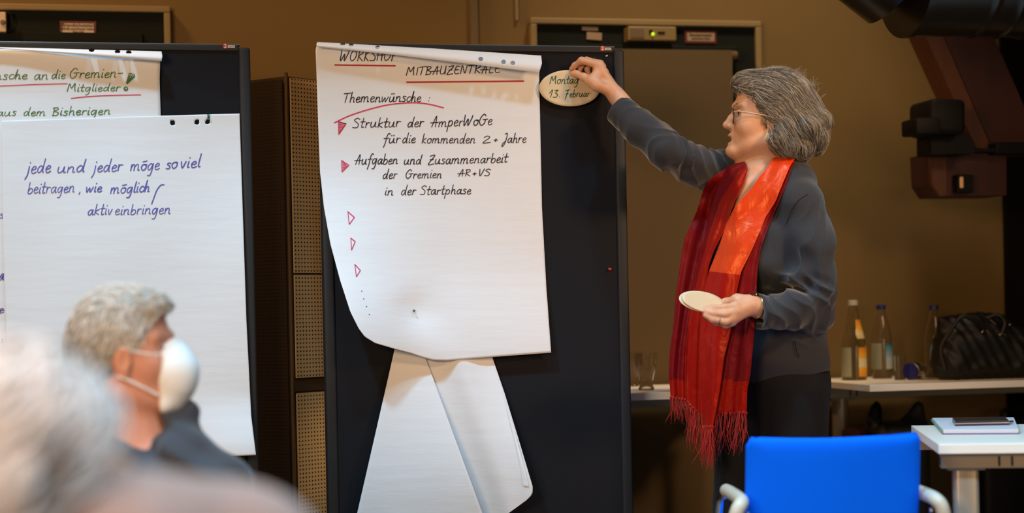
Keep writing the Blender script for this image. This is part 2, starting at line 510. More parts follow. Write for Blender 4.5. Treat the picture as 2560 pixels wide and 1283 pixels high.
# door closer with a green light
a = on_y(1625, 87, YW - 0.055)
w = on_y(1685, 87, YW - 0.055)[0] - on_y(1565, 87, YW - 0.055)[0]
r = empty('door_closer', a, 'beige door closer box with glowing green lamp over the right door', 'door closer')
MB().box(a, (w, 0.06, 0.05), bevel=0.004).build('housing', mat('closer_beige', (0.20, 0.135, 0.045), 0.5), r)
MB().box(a + [-0.056, -0.031, 0.0], (0.05, 0.003, 0.034), bevel=0.001).build('grille', mat('closer_grille', (0.13, 0.08, 0.04), 0.6), r)
MB().box(a + [-0.006, -0.031, 0.004], (0.012, 0.004, 0.016)).build('switch', M_black, r)
MB().box(a + [0.032, -0.031, 0.002], (0.026, 0.003, 0.008)).build('nameplate', M_black, r)
led = mat('green_lamp', (0.3, 0.6, 0.02), 0.3)
b = led.node_tree.nodes['Principled BSDF']; b.inputs['Emission Color'].default_value = (0.50, 0.75, 0.02, 1); b.inputs['Emission Strength'].default_value = 1.1
MB().lathe(a + [0.001, -0.03, -0.003], [(0.006, 0), (0.006, 0.004), (0.003, 0.008), (0.0, 0.009)], 20, (0, -1, 0)).build('lamp', led, r, True)
# roller blind hanging in front of the right door
a0 = on_y(1562, 123, YW - 0.07); a1 = on_y(1826, 132, YW - 0.07)
zt = on_y(1700, 126, YW - 0.07)[2]
r = empty('roller_blind', (a0[0], YW - 0.07, 0.2), 'beige roller blind pulled down over the right door', 'blind')
MB().tube([(a0[0] - 0.30, YW - 0.07, zt - 0.016), (a1[0] + 0.022, YW - 0.07, zt - 0.016)], 0.016, 16).build('roller_tube', M_blind, r, True)
MB().box(((a0[0] - 0.28 + a1[0]) / 2, YW - 0.087, (zt + 0.22) / 2), (a1[0] - a0[0] + 0.28, 0.002, zt - 0.22)).build('blind_cloth', M_blind, r)
MB().box(((a0[0] - 0.28 + a1[0]) / 2, YW - 0.087, 0.22), (a1[0] - a0[0] + 0.28, 0.012, 0.024), bevel=0.003).build('bottom_bar', M_blind, r)
for xx in (a0[0] - 0.305, a1[0] + 0.026):
    MB().box((xx, YW - 0.055, zt - 0.016), (0.006, 0.062, 0.04)).build('bracket', M_green, r)

# perforated metal cabinet between the boards
def perforated(name, col, hole=(0.003, 0.0022, 0.001), step=0.0125, rough=0.42, metal=0.35):
    m = mat(name, col, rough, metal); nt = m.node_tree; b = nt.nodes['Principled BSDF']
    tc = nt.nodes.new('ShaderNodeTexCoord'); mp = nt.nodes.new('ShaderNodeMapping')
    mp.inputs['Scale'].default_value = (1 / step,) * 3
    fr = nt.nodes.new('ShaderNodeVectorMath'); fr.operation = 'FRACTION'
    sb = nt.nodes.new('ShaderNodeVectorMath'); sb.operation = 'SUBTRACT'; sb.inputs[1].default_value = (0.5, 0.5, 0.5)
    ml = nt.nodes.new('ShaderNodeVectorMath'); ml.operation = 'MULTIPLY'; ml.inputs[1].default_value = (1, 1, 0)
    ln = nt.nodes.new('ShaderNodeVectorMath'); ln.operation = 'LENGTH'
    lt = nt.nodes.new('ShaderNodeMath'); lt.operation = 'LESS_THAN'; lt.inputs[1].default_value = 0.22
    mx = nt.nodes.new('ShaderNodeMix'); mx.data_type = 'RGBA'
    mx.inputs[6].default_value = (*col, 1); mx.inputs[7].default_value = (*hole, 1)
    L = nt.links.new
    L(tc.outputs['UV'], mp.inputs[0]); L(mp.outputs[0], fr.inputs[0]); L(fr.outputs[0], sb.inputs[0]); L(sb.outputs[0], ml.inputs[0])
    L(ml.outputs[0], ln.inputs[0]); L(ln.outputs['Value'], lt.inputs[0]); L(lt.outputs[0], mx.inputs[0]); L(mx.outputs[2], b.inputs['Base Color'])
    return m
def uv_sheet(name, p00, ux, uz, m, parent, thick=0.004):
    """flat metal panel with metre uvs"""
    p00, ux, uz = [np.asarray(v, float) for v in (p00, ux, uz)]
    w, h = np.linalg.norm(ux), np.linalg.norm(uz)
    o = raw(name, [p00, p00 + ux, p00 + ux + uz, p00 + uz], [(0, 1, 2, 3)], m, parent)
    uv = o.data.uv_layers.new(name='metres')
    for li, c in zip(o.data.polygons[0].loop_indices, ((0, 0), (w, 0), (w, h), (0, h))): uv.data[li].uv = c
    return solidify(o, thick, 1.0)
cz = on_y(720, 182, 5.17)[2]
c0 = on_y(726, 700, 5.17); c0[2] = 0
ang = math.radians(33)
er = np.array([math.cos(ang), math.sin(ang), 0]); el = np.array([-math.sin(ang) * 1.0, math.cos(ang), 0])
el = np.array([-0.72, 0.694, 0]); er = np.array([0.80, 0.60, 0])
wl, wr = 0.44, 0.30
r = empty('metal_cabinet', c0, 'tall brown perforated metal cabinet standing between the two pinboards', 'cabinet')
M_cabshade = perforated('cabinet_shaded_mesh', (0.035, 0.018, 0.008), (0.006, 0.003, 0.002), 0.011, 0.5, 0.2)  # dark brown side panel, its shade put into the colour
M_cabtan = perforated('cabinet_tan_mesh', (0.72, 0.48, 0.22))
M_cabedge = mat('cabinet_edge', (0.09, 0.055, 0.028), 0.4, 0.4)
MB().prism([c0 + [0, 0.004, 0.02] + el * 0.004 * 0, c0 + er * wr + [0, 0.004, 0.02], c0 + er * wr + el * wl + [0, 0.004, 0.02], c0 + el * wl + [0, 0.004, 0.02]], (0, 0, cz - 0.03)).build('carcass', M_cabedge, r)
nl = np.array([-0.694, -0.72, 0]); nr = np.array([0.60, -0.80, 0])
uv_sheet('side_panel', c0 + el * (wl - 0.01) + nl * 0.003 + [0, 0, 0.03], -el * (wl - 0.022), (0, 0, cz - 0.05), M_cabshade, r)
zs_ = [0.03, on_y(760, 978, 5.25)[2], on_y(760, 945, 5.25)[2], on_y(760, 686, 5.25)[2], cz - 0.012]
for i, nm in enumerate(('lower_door', 'shelf_rail', 'middle_door', 'upper_door')):
    za, zb = zs_[i] + 0.003, zs_[i + 1] - 0.003
    if nm == 'shelf_rail':
        MB().prism([c0 + er * 0.008 + nr * 0.003 + [0, 0, za], c0 + er * (wr - 0.01) + nr * 0.003 + [0, 0, za], c0 + er * (wr - 0.01) + nr * -0.004 + [0, 0, za], c0 + er * 0.008 - nr * 0.004 + [0, 0, za]], (0, 0, zb - za)).build(nm, M_cabedge, r)
    else:
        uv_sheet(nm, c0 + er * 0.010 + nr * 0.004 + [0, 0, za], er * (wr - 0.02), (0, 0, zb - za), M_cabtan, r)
MB().box(c0 + nl * 0.004 + nr * 0.004 + [0, 0, cz / 2], (0.008, 0.008, cz), Matrix.Rotation(math.radians(53), 3, 'Z')).build('corner_strip', mat('corner_strip', (0.16, 0.10, 0.05), 0.35, 0.5), r)

# ------------------------------------------------------------------ upper right: timber brace, duct, spotlight
def wood(name, c1, c2):
    m = mat(name, c1, 0.6); nt = m.node_tree; b = nt.nodes['Principled BSDF']
    tc = nt.nodes.new('ShaderNodeTexCoord'); mp = nt.nodes.new('ShaderNodeMapping'); mp.inputs['Scale'].default_value = (14, 14, 1.4)
    mp.inputs['Rotation'].default_value = (0, math.radians(26), 0)
    n = nt.nodes.new('ShaderNodeTexNoise'); n.inputs['Scale'].default_value = 2.0; n.inputs['Detail'].default_value = 6
    mx = nt.nodes.new('ShaderNodeMix'); mx.data_type = 'RGBA'; mx.inputs[6].default_value = (*c1, 1); mx.inputs[7].default_value = (*c2, 1)
    L = nt.links.new
    L(tc.outputs['Object'], mp.inputs[0]); L(mp.outputs[0], n.inputs['Vector']); L(n.outputs[0], mx.inputs[0]); L(mx.outputs[2], b.inputs['Base Color'])
    return m
M_wood = wood('timber', (0.050, 0.007, 0.003), (0.020, 0.003, 0.002))
M_woodlit = wood('timber_lit', (0.105, 0.030, 0.007), (0.050, 0.012, 0.004))  # timber with the light on it put into the colour
YT = 5.35
P = lambda x, y, Y=YT: on_y(x, y, Y)
brace = empty('timber_brace', P(2440, 360), 'diagonal reddish timber brace under the black duct', 'beam')
MB().prism([P(2300, 60), P(2345, 60), P(2484, 384), P(2447, 384)], (0.0, 0.12, 0)).build('lit_face', M_woodlit, brace)  # lit left side of the brace, painted in the paler timber colour
MB().prism([P(2347, 60, YT + 0.012), P(2470, 60, YT + 0.012), P(2612, 384, YT + 0.012), P(2486, 384, YT + 0.012)], (0, 0.11, 0)).build('dark_face', M_wood, brace)
block = empty('timber_block', P(2420, 440), 'dark red timber beam end below the black spotlight', 'beam')
MB().prism([P(2326, 383), P(2516, 383), P(2516, 488), P(2350, 490), P(2330, 460)], (0, 0.16, 0)).build('beam_end', M_wood, block)
MB().prism([P(2326, 384, YT - 0.006), P(2366, 384, YT - 0.006), P(2366, 489, YT - 0.006), P(2350, 490, YT - 0.006), P(2330, 462, YT - 0.006)], (0, 0.02, 0)).build('lit_face', M_woodlit, block)  # lighter left part of the beam end, in the same lit colour
sw = empty('light_switch', P(2408, 460, YT - 0.02), 'dark switch box with lit rocker on the timber beam', 'switch')
MB().box(P(2408, 460, YT - 0.02), (0.06, 0.036, 0.062), bevel=0.004).build('switch_box', M_black, sw)
MB().box(P(2404, 456, YT - 0.042), (0.014, 0.008, 0.04), bevel=0.005, seg=3).build('rocker', mat('rocker_cream', (0.75, 0.45, 0.2), 0.4), sw, True)
sl = empty('stage_spotlight', P(2380, 370, YT - 0.10), 'black stage spotlight in front of the timber brace', 'spotlight')
q = P(2342, 298, YT - 0.10)
MB().box(q, (0.125, 0.18, 0.118), Matrix.Rotation(0.03, 3, 'Y'), bevel=0.018, seg=3).build('lamp_housing', M_black, sl, True)
q = P(2302, 319, YT - 0.16)
MB().box(q, (0.088, 0.12, 0.054), bevel=0.008).build('barn_door', M_black, sl, True)
MB().prism([P(2328, 335, YT - 0.12), P(2404, 318, YT - 0.12), P(2436, 360, YT - 0.12), P(2436, 384, YT - 0.12), P(2328, 386, YT - 0.12)], (0, 0.11, 0)).build('yoke', M_black, sl)
MB().box(P(2530, 372, YT - 0.04), (0.15, 0.06, 0.04), bevel=0.004).build('mounting_arm', M_black, sl)
MB().box(P(2450, 377, YT - 0.04), (0.10, 0.05, 0.012)).build('bracket', M_black, sl)
# dark timber post at the right edge
xp = P(2517, 700, YW - 0.027)[0]
po = MB().box((xp + 0.16, YW - 0.014, 2.6), (0.32, 0.026, 5.2), bevel=0.006).build('timber_post', mat('post_dark', (0.003, 0.0015, 0.001), 0.8, spec=0.1))
tag(po, 'near-black timber post at the right edge of the room', 'post')
# ventilation duct
YD = 4.75
M_duct = mat('duct_black', (0.010, 0.008, 0.006), 0.28, 0.3)
rD = 0.20
ppm = FPX / (YD / 0.93)
du = empty('ventilation_duct', P(2300, -60, YD), 'black ribbed ventilation duct with elbow at top right', 'duct')
cb = P(2215, 88, YD); c1 = cb + [0, 0, rD]
e = c1 + [0.07, 0, 0]
m1 = MB()
pts = [e + [0.0, 0, 0]]
x = 0.0; rr = []
pth = []
for i in range(200):
    xx = i * 0.008
    pth.append(e + [xx, 0, 0])
    k = (xx - 0.22)
    rr.append(rD + (0.006 * max(0, math.cos(k / 0.085 * 2 * math.pi)) ** 6 if xx > 0.2 else 0))
m1.tube(pth, rr, 40).build('straight_section', M_duct, du, True)
d45 = nrm([-0.79, 0, 0.62])
m2 = MB().tube([e + [0.01, 0, 0], e + d45 * 0.12, e + d45 * 0.9], [rD * 0.99, rD * 0.985, rD * 0.985], 40)
m2.build('elbow', M_duct, du, True)
MB().tube([e - [0.004, 0, 0], e + [0.018, 0, 0]], rD + 0.006, 40).build('collar', M_duct, du, True)
MB().tube([e + [0.8, 0, rD], e + [0.8, 0, 5.2 - e[2]]], 0.008).build('hanger', M_black, du)
# ------------------------------------------------------------------ pinboards
M_felt = mat('board_felt', (0.0135, 0.0135, 0.0160), 0.95, noise=(260, 0.25), spec=0.15)
M_frame = mat('board_frame', (0.017, 0.0175, 0.019), 0.55, spec=0.3)
M_alu = mat('rail_edge', (0.10, 0.10, 0.10), 0.35, 0.6)
M_logored = mat('logo_red', (0.55, 0.02, 0.015), 0.5)
M_logowhite = mat('logo_white', (0.62, 0.62, 0.58), 0.5)
M_logogrey = mat('logo_grey', (0.16, 0.17, 0.15), 0.5)
def pinboard(xl, xr, zt, zb, label, logo_px):
    """front felt at YB; frame 4 mm proud"""
    r = empty('pinboard', ((xl + xr) / 2, YB + 0.015, 0), label, 'pinboard', None)
    pw = 0.034; yf = YB - 0.004
    MB().box(((xl + xr) / 2, YB + 0.012, (zt + zb) / 2), (xr - xl - 2 * pw + 0.004, 0.024, zt - zb - 0.03)).build('felt_panel', M_felt, r)
    for x in (xl + pw / 2, xr - pw / 2):
        MB().box((x, YB + 0.014, (zt - 0.006 + 0.06) / 2), (pw, 0.044, zt - 0.006 - 0.06), bevel=0.008, seg=3).build('upright', M_frame, r, True)
        f = MB()
        f.box((x, YB + 0.014, 0.05), (0.05, 0.52, 0.03), bevel=0.008)
        f.build('foot', M_frame, r, True)
        for dy in (-0.22, 0.25):
            MB().tube([(x - 0.012, YB + dy, 0.02), (x + 0.012, YB + dy, 0.02)], 0.02, 16).build('castor', M_black, r, True)
    tr = MB().box(((xl + xr) / 2, YB + 0.012, zt - 0.009), (xr - xl - 2 * pw + 0.002, 0.036, 0.017), bevel=0.003).build('top_rail', M_frame, r)
    MB().box(((xl + xr) / 2, YB + 0.012, zt + 0.001), (xr - xl - 2 * pw + 0.01, 0.034, 0.004), bevel=0.001).build('rail_cap', M_alu, tr)
    MB().box(((xl + xr) / 2, YB + 0.012, zb), (xr - xl - 2 * pw + 0.002, 0.036, 0.018), bevel=0.003).build('bottom_rail', M_frame, r)
    # maker's mark: red square with a 2, white plate beside it
    p = on_y(*logo_px, YB - 0.0075)
    lg = MB().box(p, (0.0125, 0.002, 0.0135)).build('logo_square', M_logored, tr)
    text_mesh('logo_figure', '2', p + [0, -0.0012, 0], 0.017, M_logowhite, tr, bold=0.0003)
    q = p + [0.0175, 0, -0.001]
    MB().box(q, (0.020, 0.002, 0.0075)).build('logo_plate', M_logowhite, tr)
    lm = MB()
    for k_ in range(6): lm.box(q + [-0.006 + 0.0026 * k_, -0.0012, -0.0001], (0.0016, 0.0006, 0.0030 + 0.0009 * (k_ % 2)))
    lm.build('logo_smallprint', M_logogrey, tr)
    return r
ztR = on_y(1280, 115.5, YB)[2]
ztL = on_y(420, 111.5, YB)[2]
zbB = 0.40
xlR, xrR = on_y(807, 700, YB)[0], on_y(1571, 700, YB)[0]
xrL = on_y(637, 700, YB)[0]
pinboard(xlR, xrR, ztR, zbB, 'black pinboard carrying the flip-chart sheet headed Themenwünsche', (1506, 121.5))
pinboard(xrL - (xrR - xlR), xrL, ztL, zbB, 'black pinboard carrying two overlapping flip-chart sheets behind the masked man', (563, 115.5))

# ------------------------------------------------------------------ paper
def paper_mat():
    m = mat('flip_chart_paper', (0.80, 0.80, 0.80), 0.75, spec=0.2)
    nt = m.node_tree; b = nt.nodes['Principled BSDF']
    tc = nt.nodes.new('ShaderNodeTexCoord'); mp = nt.nodes.new('ShaderNodeMapping'); mp.inputs['Scale'].default_value = (3, 3, 16)
    n = nt.nodes.new('ShaderNodeTexNoise'); n.inputs['Scale'].default_value = 2.2; n.inputs['Detail'].default_value = 3
    bp = nt.nodes.new('ShaderNodeBump'); bp.inputs['Strength'].default_value = 0.22; bp.inputs['Distance'].default_value = 0.006
    L = nt.links.new
    L(tc.outputs['Object'], mp.inputs[0]); L(mp.outputs[0], n.inputs['Vector']); L(n.outputs[0], bp.inputs['Height']); L(bp.outputs[0], b.inputs['Normal'])
    b.inputs['Transmission Weight'].default_value = 0.0
    return m
M_paper = paper_mat()
class Sheet:
    """a paper sheet: outline traced on the board plane, lifted off it by H(px,py) metres"""
    def __init__(s, H, Y=None): s.H = H; s.Y = YB - 0.0045 if Y is None else Y
    def p(s, px, py, off=0.0):
        return on_y(px, py, s.Y - float(s.H(px, py)) - off)
    def build(s, name, top, right, bottom, left, nu, nv, m, parent=None, holes=(), thick=0.0003):
        """edges as pixel polylines: top & bottom run left to right, left & right run downwards"""
        T, Bt = polyline(top, nu), polyline(bottom, nu); Lf, Rg = polyline(left, nv), polyline(right, nv)
        V = []; PX = []
        for i in range(nu):
            u = i / (nu - 1)
            for j in range(nv):
                v = j / (nv - 1)
                q = ((1 - v) * T[i] + v * Bt[i] + (1 - u) * Lf[j] + u * Rg[j]
                     - ((1 - u) * (1 - v) * T[0] + u * (1 - v) * T[-1] + (1 - u) * v * Bt[0] + u * v * Bt[-1]))
                for hx_, hy_, rx_, ry_ in holes:
                    e_ = np.array([(q[0] - hx_) / rx_, (q[1] - hy_) / ry_]); n_ = np.linalg.norm(e_)
                    if 0.72 < n_ < 1.28: q = np.array([hx_, hy_]) + e_ / n_ * [rx_, ry_]
                PX.append(q); V.append(s.p(q[0], q[1]))
        F = grid_faces(nu, nv)
        if holes:
            def solid(f):
                c = np.mean([PX[k] for k in f], 0)
                return all(((c[0] - a) / rx_) ** 2 + ((c[1] - b) / ry_) ** 2 > 0.97 for a, b, rx_, ry_ in holes)
            F = [f for f in F if solid(f)]
        o = raw(name, V, F, m, parent, True)
        o.data.flip_normals()
        return solidify(o, thick, 0)
def ink_lines(name, sheet, lines, m, parent, off=0.0012):
    """lines: list of (pixel points, width px) -> one mesh of pen strokes lying on the sheet"""
    V = []; F = []
    for pts, w in lines:
        P_ = np.asarray(pts, float); n = len(P_)
        T = np.gradient(P_, axis=0) if n > 1 else np.array([[1.0, 0]])
        T /= np.linalg.norm(T, axis=1)[:, None] + 1e-9
        N = np.stack([-T[:, 1], T[:, 0]], 1)
        ww = np.full(n, w / 2.0)
        b = len(V)
        ends = [(P_[0] - T[0] * w * 0.4, N[0], w * 0.22)] + [(P_[i], N[i], ww[i]) for i in range(n)] + [(P_[-1] + T[-1] * w * 0.4, N[-1], w * 0.22)]
        for q, nn, h in ends:
            for sgn in (-1, 1):
                x, y = q + sgn * nn * h
                V.append(sheet.p(x, y, off))
        for i in range(len(ends) - 1):
            F.append((b + 2 * i, b + 2 * i + 1, b + 2 * i + 3, b + 2 * i + 2))
    return raw(name, V, F, m, parent)
def ink_poly(name, sheet, polys, m, parent, off=0.0012):
    V = []; F = []
    for pl in polys:
        b = len(V)
        V += [sheet.p(x, y, off) for x, y in pl]; F.append(tuple(range(b, b + len(pl))))
    return raw(name, V, F, m, parent)

# ------------------------------------------------------------------ a hand-lettered stroke alphabet (x-height 1, baseline 0)
G = {
 'a': (1.05, [[(0.85, 0.85), (0.5, 1.0), (0.12, 0.6), (0.2, 0.08), (0.5, 0.1), (0.82, 0.75)], [(0.88, 1.0), (0.82, 0.4), (0.9, 0.03), (1.05, 0.15)]]),
 'b': (0.95, [[(0.2, 2.0), (0.15, 1.0), (0.12, 0.1), (0.5, 0.0), (0.85, 0.4), (0.7, 0.9), (0.4, 0.9), (0.15, 0.5)]]),
 'c': (0.8, [[(0.75, 0.85), (0.45, 1.0), (0.1, 0.55), (0.25, 0.05), (0.7, 0.12)]]),
 'd': (1.1, [[(0.8, 0.8), (0.45, 1.0), (0.1, 0.55), (0.2, 0.05), (0.55, 0.15), (0.85, 0.9)], [(1.0, 2.0), (0.88, 1.0), (0.85, 0.1), (1.0, 0.05)]]),
 'e': (0.85, [[(0.1, 0.5), (0.55, 0.55), (0.75, 0.8), (0.5, 1.0), (0.15, 0.65), (0.2, 0.1), (0.5, 0.0), (0.85, 0.2)]]),
 'f': (0.8, [[(1.0, 1.8), (0.75, 2.0), (0.5, 1.5), (0.35, 0.0), (0.15, -0.9)], [(0.0, 0.95), (0.85, 1.0)]]),
 'g': (1.05, [[(0.85, 0.85), (0.5, 1.0), (0.12, 0.6), (0.2, 0.08), (0.5, 0.1), (0.85, 0.85)], [(0.9, 1.0), (0.82, 0.0), (0.6, -0.8), (0.2, -0.85)]]),
 'h': (1.0, [[(0.25, 2.0), (0.12, 0.0)], [(0.15, 0.55), (0.5, 1.0), (0.75, 0.8), (0.75, 0.1), (0.95, 0.05)]]),
 'i': (0.4, [[(0.2, 1.0), (0.12, 0.1), (0.35, 0.08)], [(0.24, 1.5), (0.27, 1.6)]]),
 'j': (0.5, [[(0.3, 1.0), (0.2, -0.2), (-0.1, -0.9)], [(0.34, 1.5), (0.37, 1.6)]]),
 'k': (0.9, [[(0.25, 1.9), (0.1, 0.0)], [(0.8, 1.0), (0.2, 0.5), (0.8, 0.0)]]),
 'l': (0.4, [[(0.3, 2.0), (0.15, 0.5), (0.2, 0.05), (0.4, 0.1)]]),
 'm': (1.6, [[(0.15, 1.0), (0.1, 0.0)], [(0.12, 0.55), (0.45, 1.0), (0.65, 0.8), (0.62, 0.0)], [(0.65, 0.55), (1.0, 1.0), (1.25, 0.8), (1.25, 0.08), (1.5, 0.1)]]),
 'n': (1.05, [[(0.15, 1.0), (0.1, 0.0)], [(0.12, 0.55), (0.5, 1.0), (0.75, 0.8), (0.75, 0.1), (1.0, 0.08)]]),
 'o': (0.95, [[(0.6, 0.95), (0.25, 0.9), (0.08, 0.45), (0.35, 0.0), (0.75, 0.2), (0.85, 0.7), (0.55, 0.97), (0.9, 0.9)]]),
 'p': (1.0, [[(0.2, 1.0), (0.1, 0.0), (0.02, -0.9)], [(0.15, 0.6), (0.5, 1.0), (0.85, 0.7), (0.65, 0.1), (0.2, 0.1)]]),
 'r': (0.75, [[(0.15, 1.0), (0.12, 0.0)], [(0.12, 0.5), (0.4, 0.95), (0.75, 0.9)]]),
 's': (0.75, [[(0.7, 0.9), (0.35, 1.0), (0.2, 0.75), (0.6, 0.4), (0.5, 0.02), (0.05, 0.08)]]),
 't': (0.7, [[(0.4, 1.8), (0.25, 0.3), (0.35, 0.02), (0.65, 0.12)], [(0.0, 1.05), (0.75, 1.1)]]),
 'u': (1.1, [[(0.15, 1.0), (0.08, 0.3), (0.3, 0.0), (0.65, 0.3), (0.82, 1.0)], [(0.84, 1.0), (0.8, 0.15), (1.05, 0.08)]]),
 'v': (0.8, [[(0.05, 1.0), (0.3, 0.0), (0.7, 1.0)]]),
 'w': (1.3, [[(0.05, 1.0), (0.2, 0.0), (0.6, 0.85), (0.75, 0.02), (1.2, 1.0)]]),
 'z': (0.8, [[(0.1, 0.95), (0.75, 1.0), (0.05, 0.0), (0.8, 0.05)]]),
 'ü': (1.1, [[(0.15, 1.0), (0.08, 0.3), (0.3, 0.0), (0.65, 0.3), (0.82, 1.0)], [(0.84, 1.0), (0.8, 0.15), (1.05, 0.08)], [(0.3, 1.5), (0.42, 1.62)], [(0.65, 1.5), (0.8, 1.65)]]),
 'ö': (0.95, [[(0.6, 0.95), (0.25, 0.9), (0.08, 0.45), (0.35, 0.0), (0.75, 0.2), (0.85, 0.7), (0.55, 0.97), (0.9, 0.9)], [(0.2, 1.4), (0.85, 1.55)]]),
 'ch': (1.75, [[(0.75, 0.85), (0.45, 1.0), (0.1, 0.55), (0.25, 0.05), (0.8, 0.3), (1.15, 1.9)], [(1.15, 2.0), (1.0, 0.0)], [(1.02, 0.5), (1.35, 0.95), (1.55, 0.7), (1.5, 0.08), (1.75, 0.1)]]),
 'A': (1.25, [[(0.15, 0.0), (0.75, 1.9), (0.85, 0.9), (0.85, 0.0)], [(-0.15, 0.75), (1.25, 0.8)]]),
 'B': (1.15, [[(0.25, 1.8), (0.2, 0.0)], [(0.05, 1.75), (0.7, 1.85), (0.85, 1.45), (0.3, 1.0), (0.95, 0.7), (0.8, 0.1), (0.1, 0.0)]]),
 'E': (1.05, [[(0.95, 1.75), (0.4, 1.85), (0.2, 1.2), (0.15, 0.4), (0.45, 0.0), (0.95, 0.15)], [(0.15, 0.95), (0.75, 1.0)]]),
 'F': (1.2, [[(0.05, 1.7), (1.15, 1.9)], [(0.55, 1.8), (0.45, 0.7), (0.15, -0.5)], [(0.1, 0.75), (0.85, 0.8)]]),
 'G': (1.5, [[(1.1, 1.7), (0.7, 2.0), (0.15, 1.3), (0.1, 0.5), (0.5, 0.0), (1.0, 0.4), (1.1, 1.0)], [(0.6, 1.05), (1.5, 1.1)]]),
 'H': (1.2, [[(0.15, 1.9), (0.1, 0.0)], [(0.95, 1.9), (0.9, 0.0)], [(-0.1, 0.9), (1.2, 0.95)]]),
 'I': (0.45, [[(0.25, 1.85), (0.2, 0.0)]]),
 'J': (0.9, [[(0.3, 1.75), (0.7, 1.95), (0.75, 1.2), (0.5, -0.2), (0.05, -0.85), (0.1, -0.2), (0.7, 0.35)]]),
 'K': (1.1, [[(0.25, 1.9), (0.15, 0.0)], [(0.95, 1.8), (0.2, 0.9), (0.9, 0.0)]]),
 'L': (0.95, [[(0.3, 1.85), (0.15, 0.05), (0.85, 0.1)]]),
 'M': (1.6, [[(0.05, 0.0), (0.3, 1.8), (0.7, 0.8), (1.2, 1.9), (1.25, 0.9), (1.4, 0.0)]]),
 'N': (1.25, [[(0.1, 0.0), (0.25, 1.8), (0.85, 0.1), (1.1, 1.9)]]),
 'O': (1.35, [[(0.8, 1.85), (0.3, 1.5), (0.1, 0.7), (0.4, 0.05), (0.95, 0.3), (1.2, 1.1), (0.85, 1.8), (0.55, 1.75)]]),
 'P': (1.1, [[(0.25, 1.85), (0.1, 0.0)], [(0.1, 1.75), (0.75, 1.85), (0.95, 1.35), (0.25, 0.85)]]),
 'R': (1.15, [[(0.25, 1.8), (0.15, 0.0)], [(0.0, 1.75), (0.8, 1.85), (0.9, 1.3), (0.25, 0.85), (1.05, 0.0)]]),
 'S': (1.15, [[(1.05, 1.65), (0.6, 1.9), (0.15, 1.5), (0.85, 0.8), (0.75, 0.1), (0.0, 0.1)]]),
 'T': (1.1, [[(0.0, 1.75), (1.2, 1.9)], [(0.6, 1.8), (0.4, 0.0)]]),
 'U': (1.2, [[(0.15, 1.85), (0.1, 0.5), (0.4, 0.0), (0.85, 0.4), (1.0, 1.85)], [(1.0, 1.2), (0.98, 0.0)]]),
 'V': (1.0, [[(0.1, 1.8), (0.3, 0.0), (0.95, 1.9)]]),
 'W': (1.7, [[(0.1, 1.9), (0.15, 0.0), (0.75, 1.2), (0.85, 0.02), (1.4, 1.3), (1.5, 1.8)]]),
 'Z': (1.15, [[(0.15, 1.7), (1.05, 1.85), (0.05, 0.0), (1.1, 0.1)], [(0.25, 0.95), (0.85, 1.0)]]),
 '1': (0.7, [[(0.0, 1.0), (0.5, 1.85), (0.35, 0.0)]]),
 '2': (1.0, [[(0.15, 1.5), (0.5, 1.85), (0.8, 1.4), (0.1, 0.05), (1.0, 0.1)]]),
 '3': (0.95, [[(0.15, 1.7), (0.8, 1.8), (0.4, 1.05), (0.85, 0.7), (0.6, 0.05), (0.0, 0.1)]]),
 '7': (1.2, [[(0.0, 1.6), (1.1, 1.9)], [(0.7, 1.75), (0.5, 0.8), (0.2, -0.55)], [(0.2, 0.8), (0.9, 0.85)]]),
 '+': (1.0, [[(0.1, 0.7), (0.9, 0.72)], [(0.52, 1.1), (0.48, 0.3)]]),
 '-': (0.9, [[(0.1, 0.75), (0.85, 0.8)]]),
 '.': (0.5, [[(0.2, 0.05), (0.27, 0.1)]]),
 ',': (0.5, [[(0.25, 0.2), (0.12, -0.3)]]),
 ':': (0.5, [[(0.2, 0.15), (0.24, 0.22)], [(0.26, 0.85), (0.3, 0.92)]]),
}
def write(text, x0, x1, y0, y1, xh, w=2.7, slant=0.16, caps=None):
    """text between pixels x0..x1 on a baseline from y0 to y1, xh = height of a small letter in pixels"""
    toks = []; i = 0
    while i < len(text):
        if text[i:i + 2] == 'ch': toks.append('ch'); i += 2
        else: toks.append(text[i]); i += 1
    tot = sum(0.6 if t == ' ' else G[t][0] + 0.10 for t in toks) - 0.10
    sx = (x1 - x0) / tot
    out = []; cx_ = 0.0
    for t in toks:
        if t == ' ': cx_ += 0.6; continue
        adv, strokes = G[t]
        jy = random.uniform(-0.04, 0.04); js = random.uniform(0.95, 1.06)
        for st in strokes:
            S = spline(st, 7) if len(st) > 2 else polyline(st, 4)
            X = x0 + (cx_ + S[:, 0]) * sx + S[:, 1] * xh * slant
            f = (X - x0) / max(1, x1 - x0)
            Yp = y0 + f * (y1 - y0) - (S[:, 1] * js + jy) * xh
            out.append((np.stack([X, Yp], 1), w * random.uniform(0.85, 1.1)))
        cx_ += adv + 0.10
    return out
def WW(*a, **k): return [write(*a, **k)]
def ink_words(sheet, words_, m, parent):
    for w_ in words_: ink_lines('handwritten_word', sheet, w_, m, parent)
M_inkblack = mat('marker_black', (0.028, 0.022, 0.040), 0.6)
M_inkred = mat('marker_red', (0.45, 0.012, 0.03), 0.6)
M_inkpink = mat('marker_pink', (0.62, 0.03, 0.13), 0.6)
M_inkgreen = mat('marker_green', (0.035, 0.19, 0.075), 0.6)
M_inkolive = mat('marker_olive', (0.05, 0.16, 0.05), 0.6)
M_inkblue = mat('marker_blue', (0.10, 0.11, 0.42), 0.6)
M_hole = mat('hole_dark', (0.01, 0.01, 0.015), 0.9)

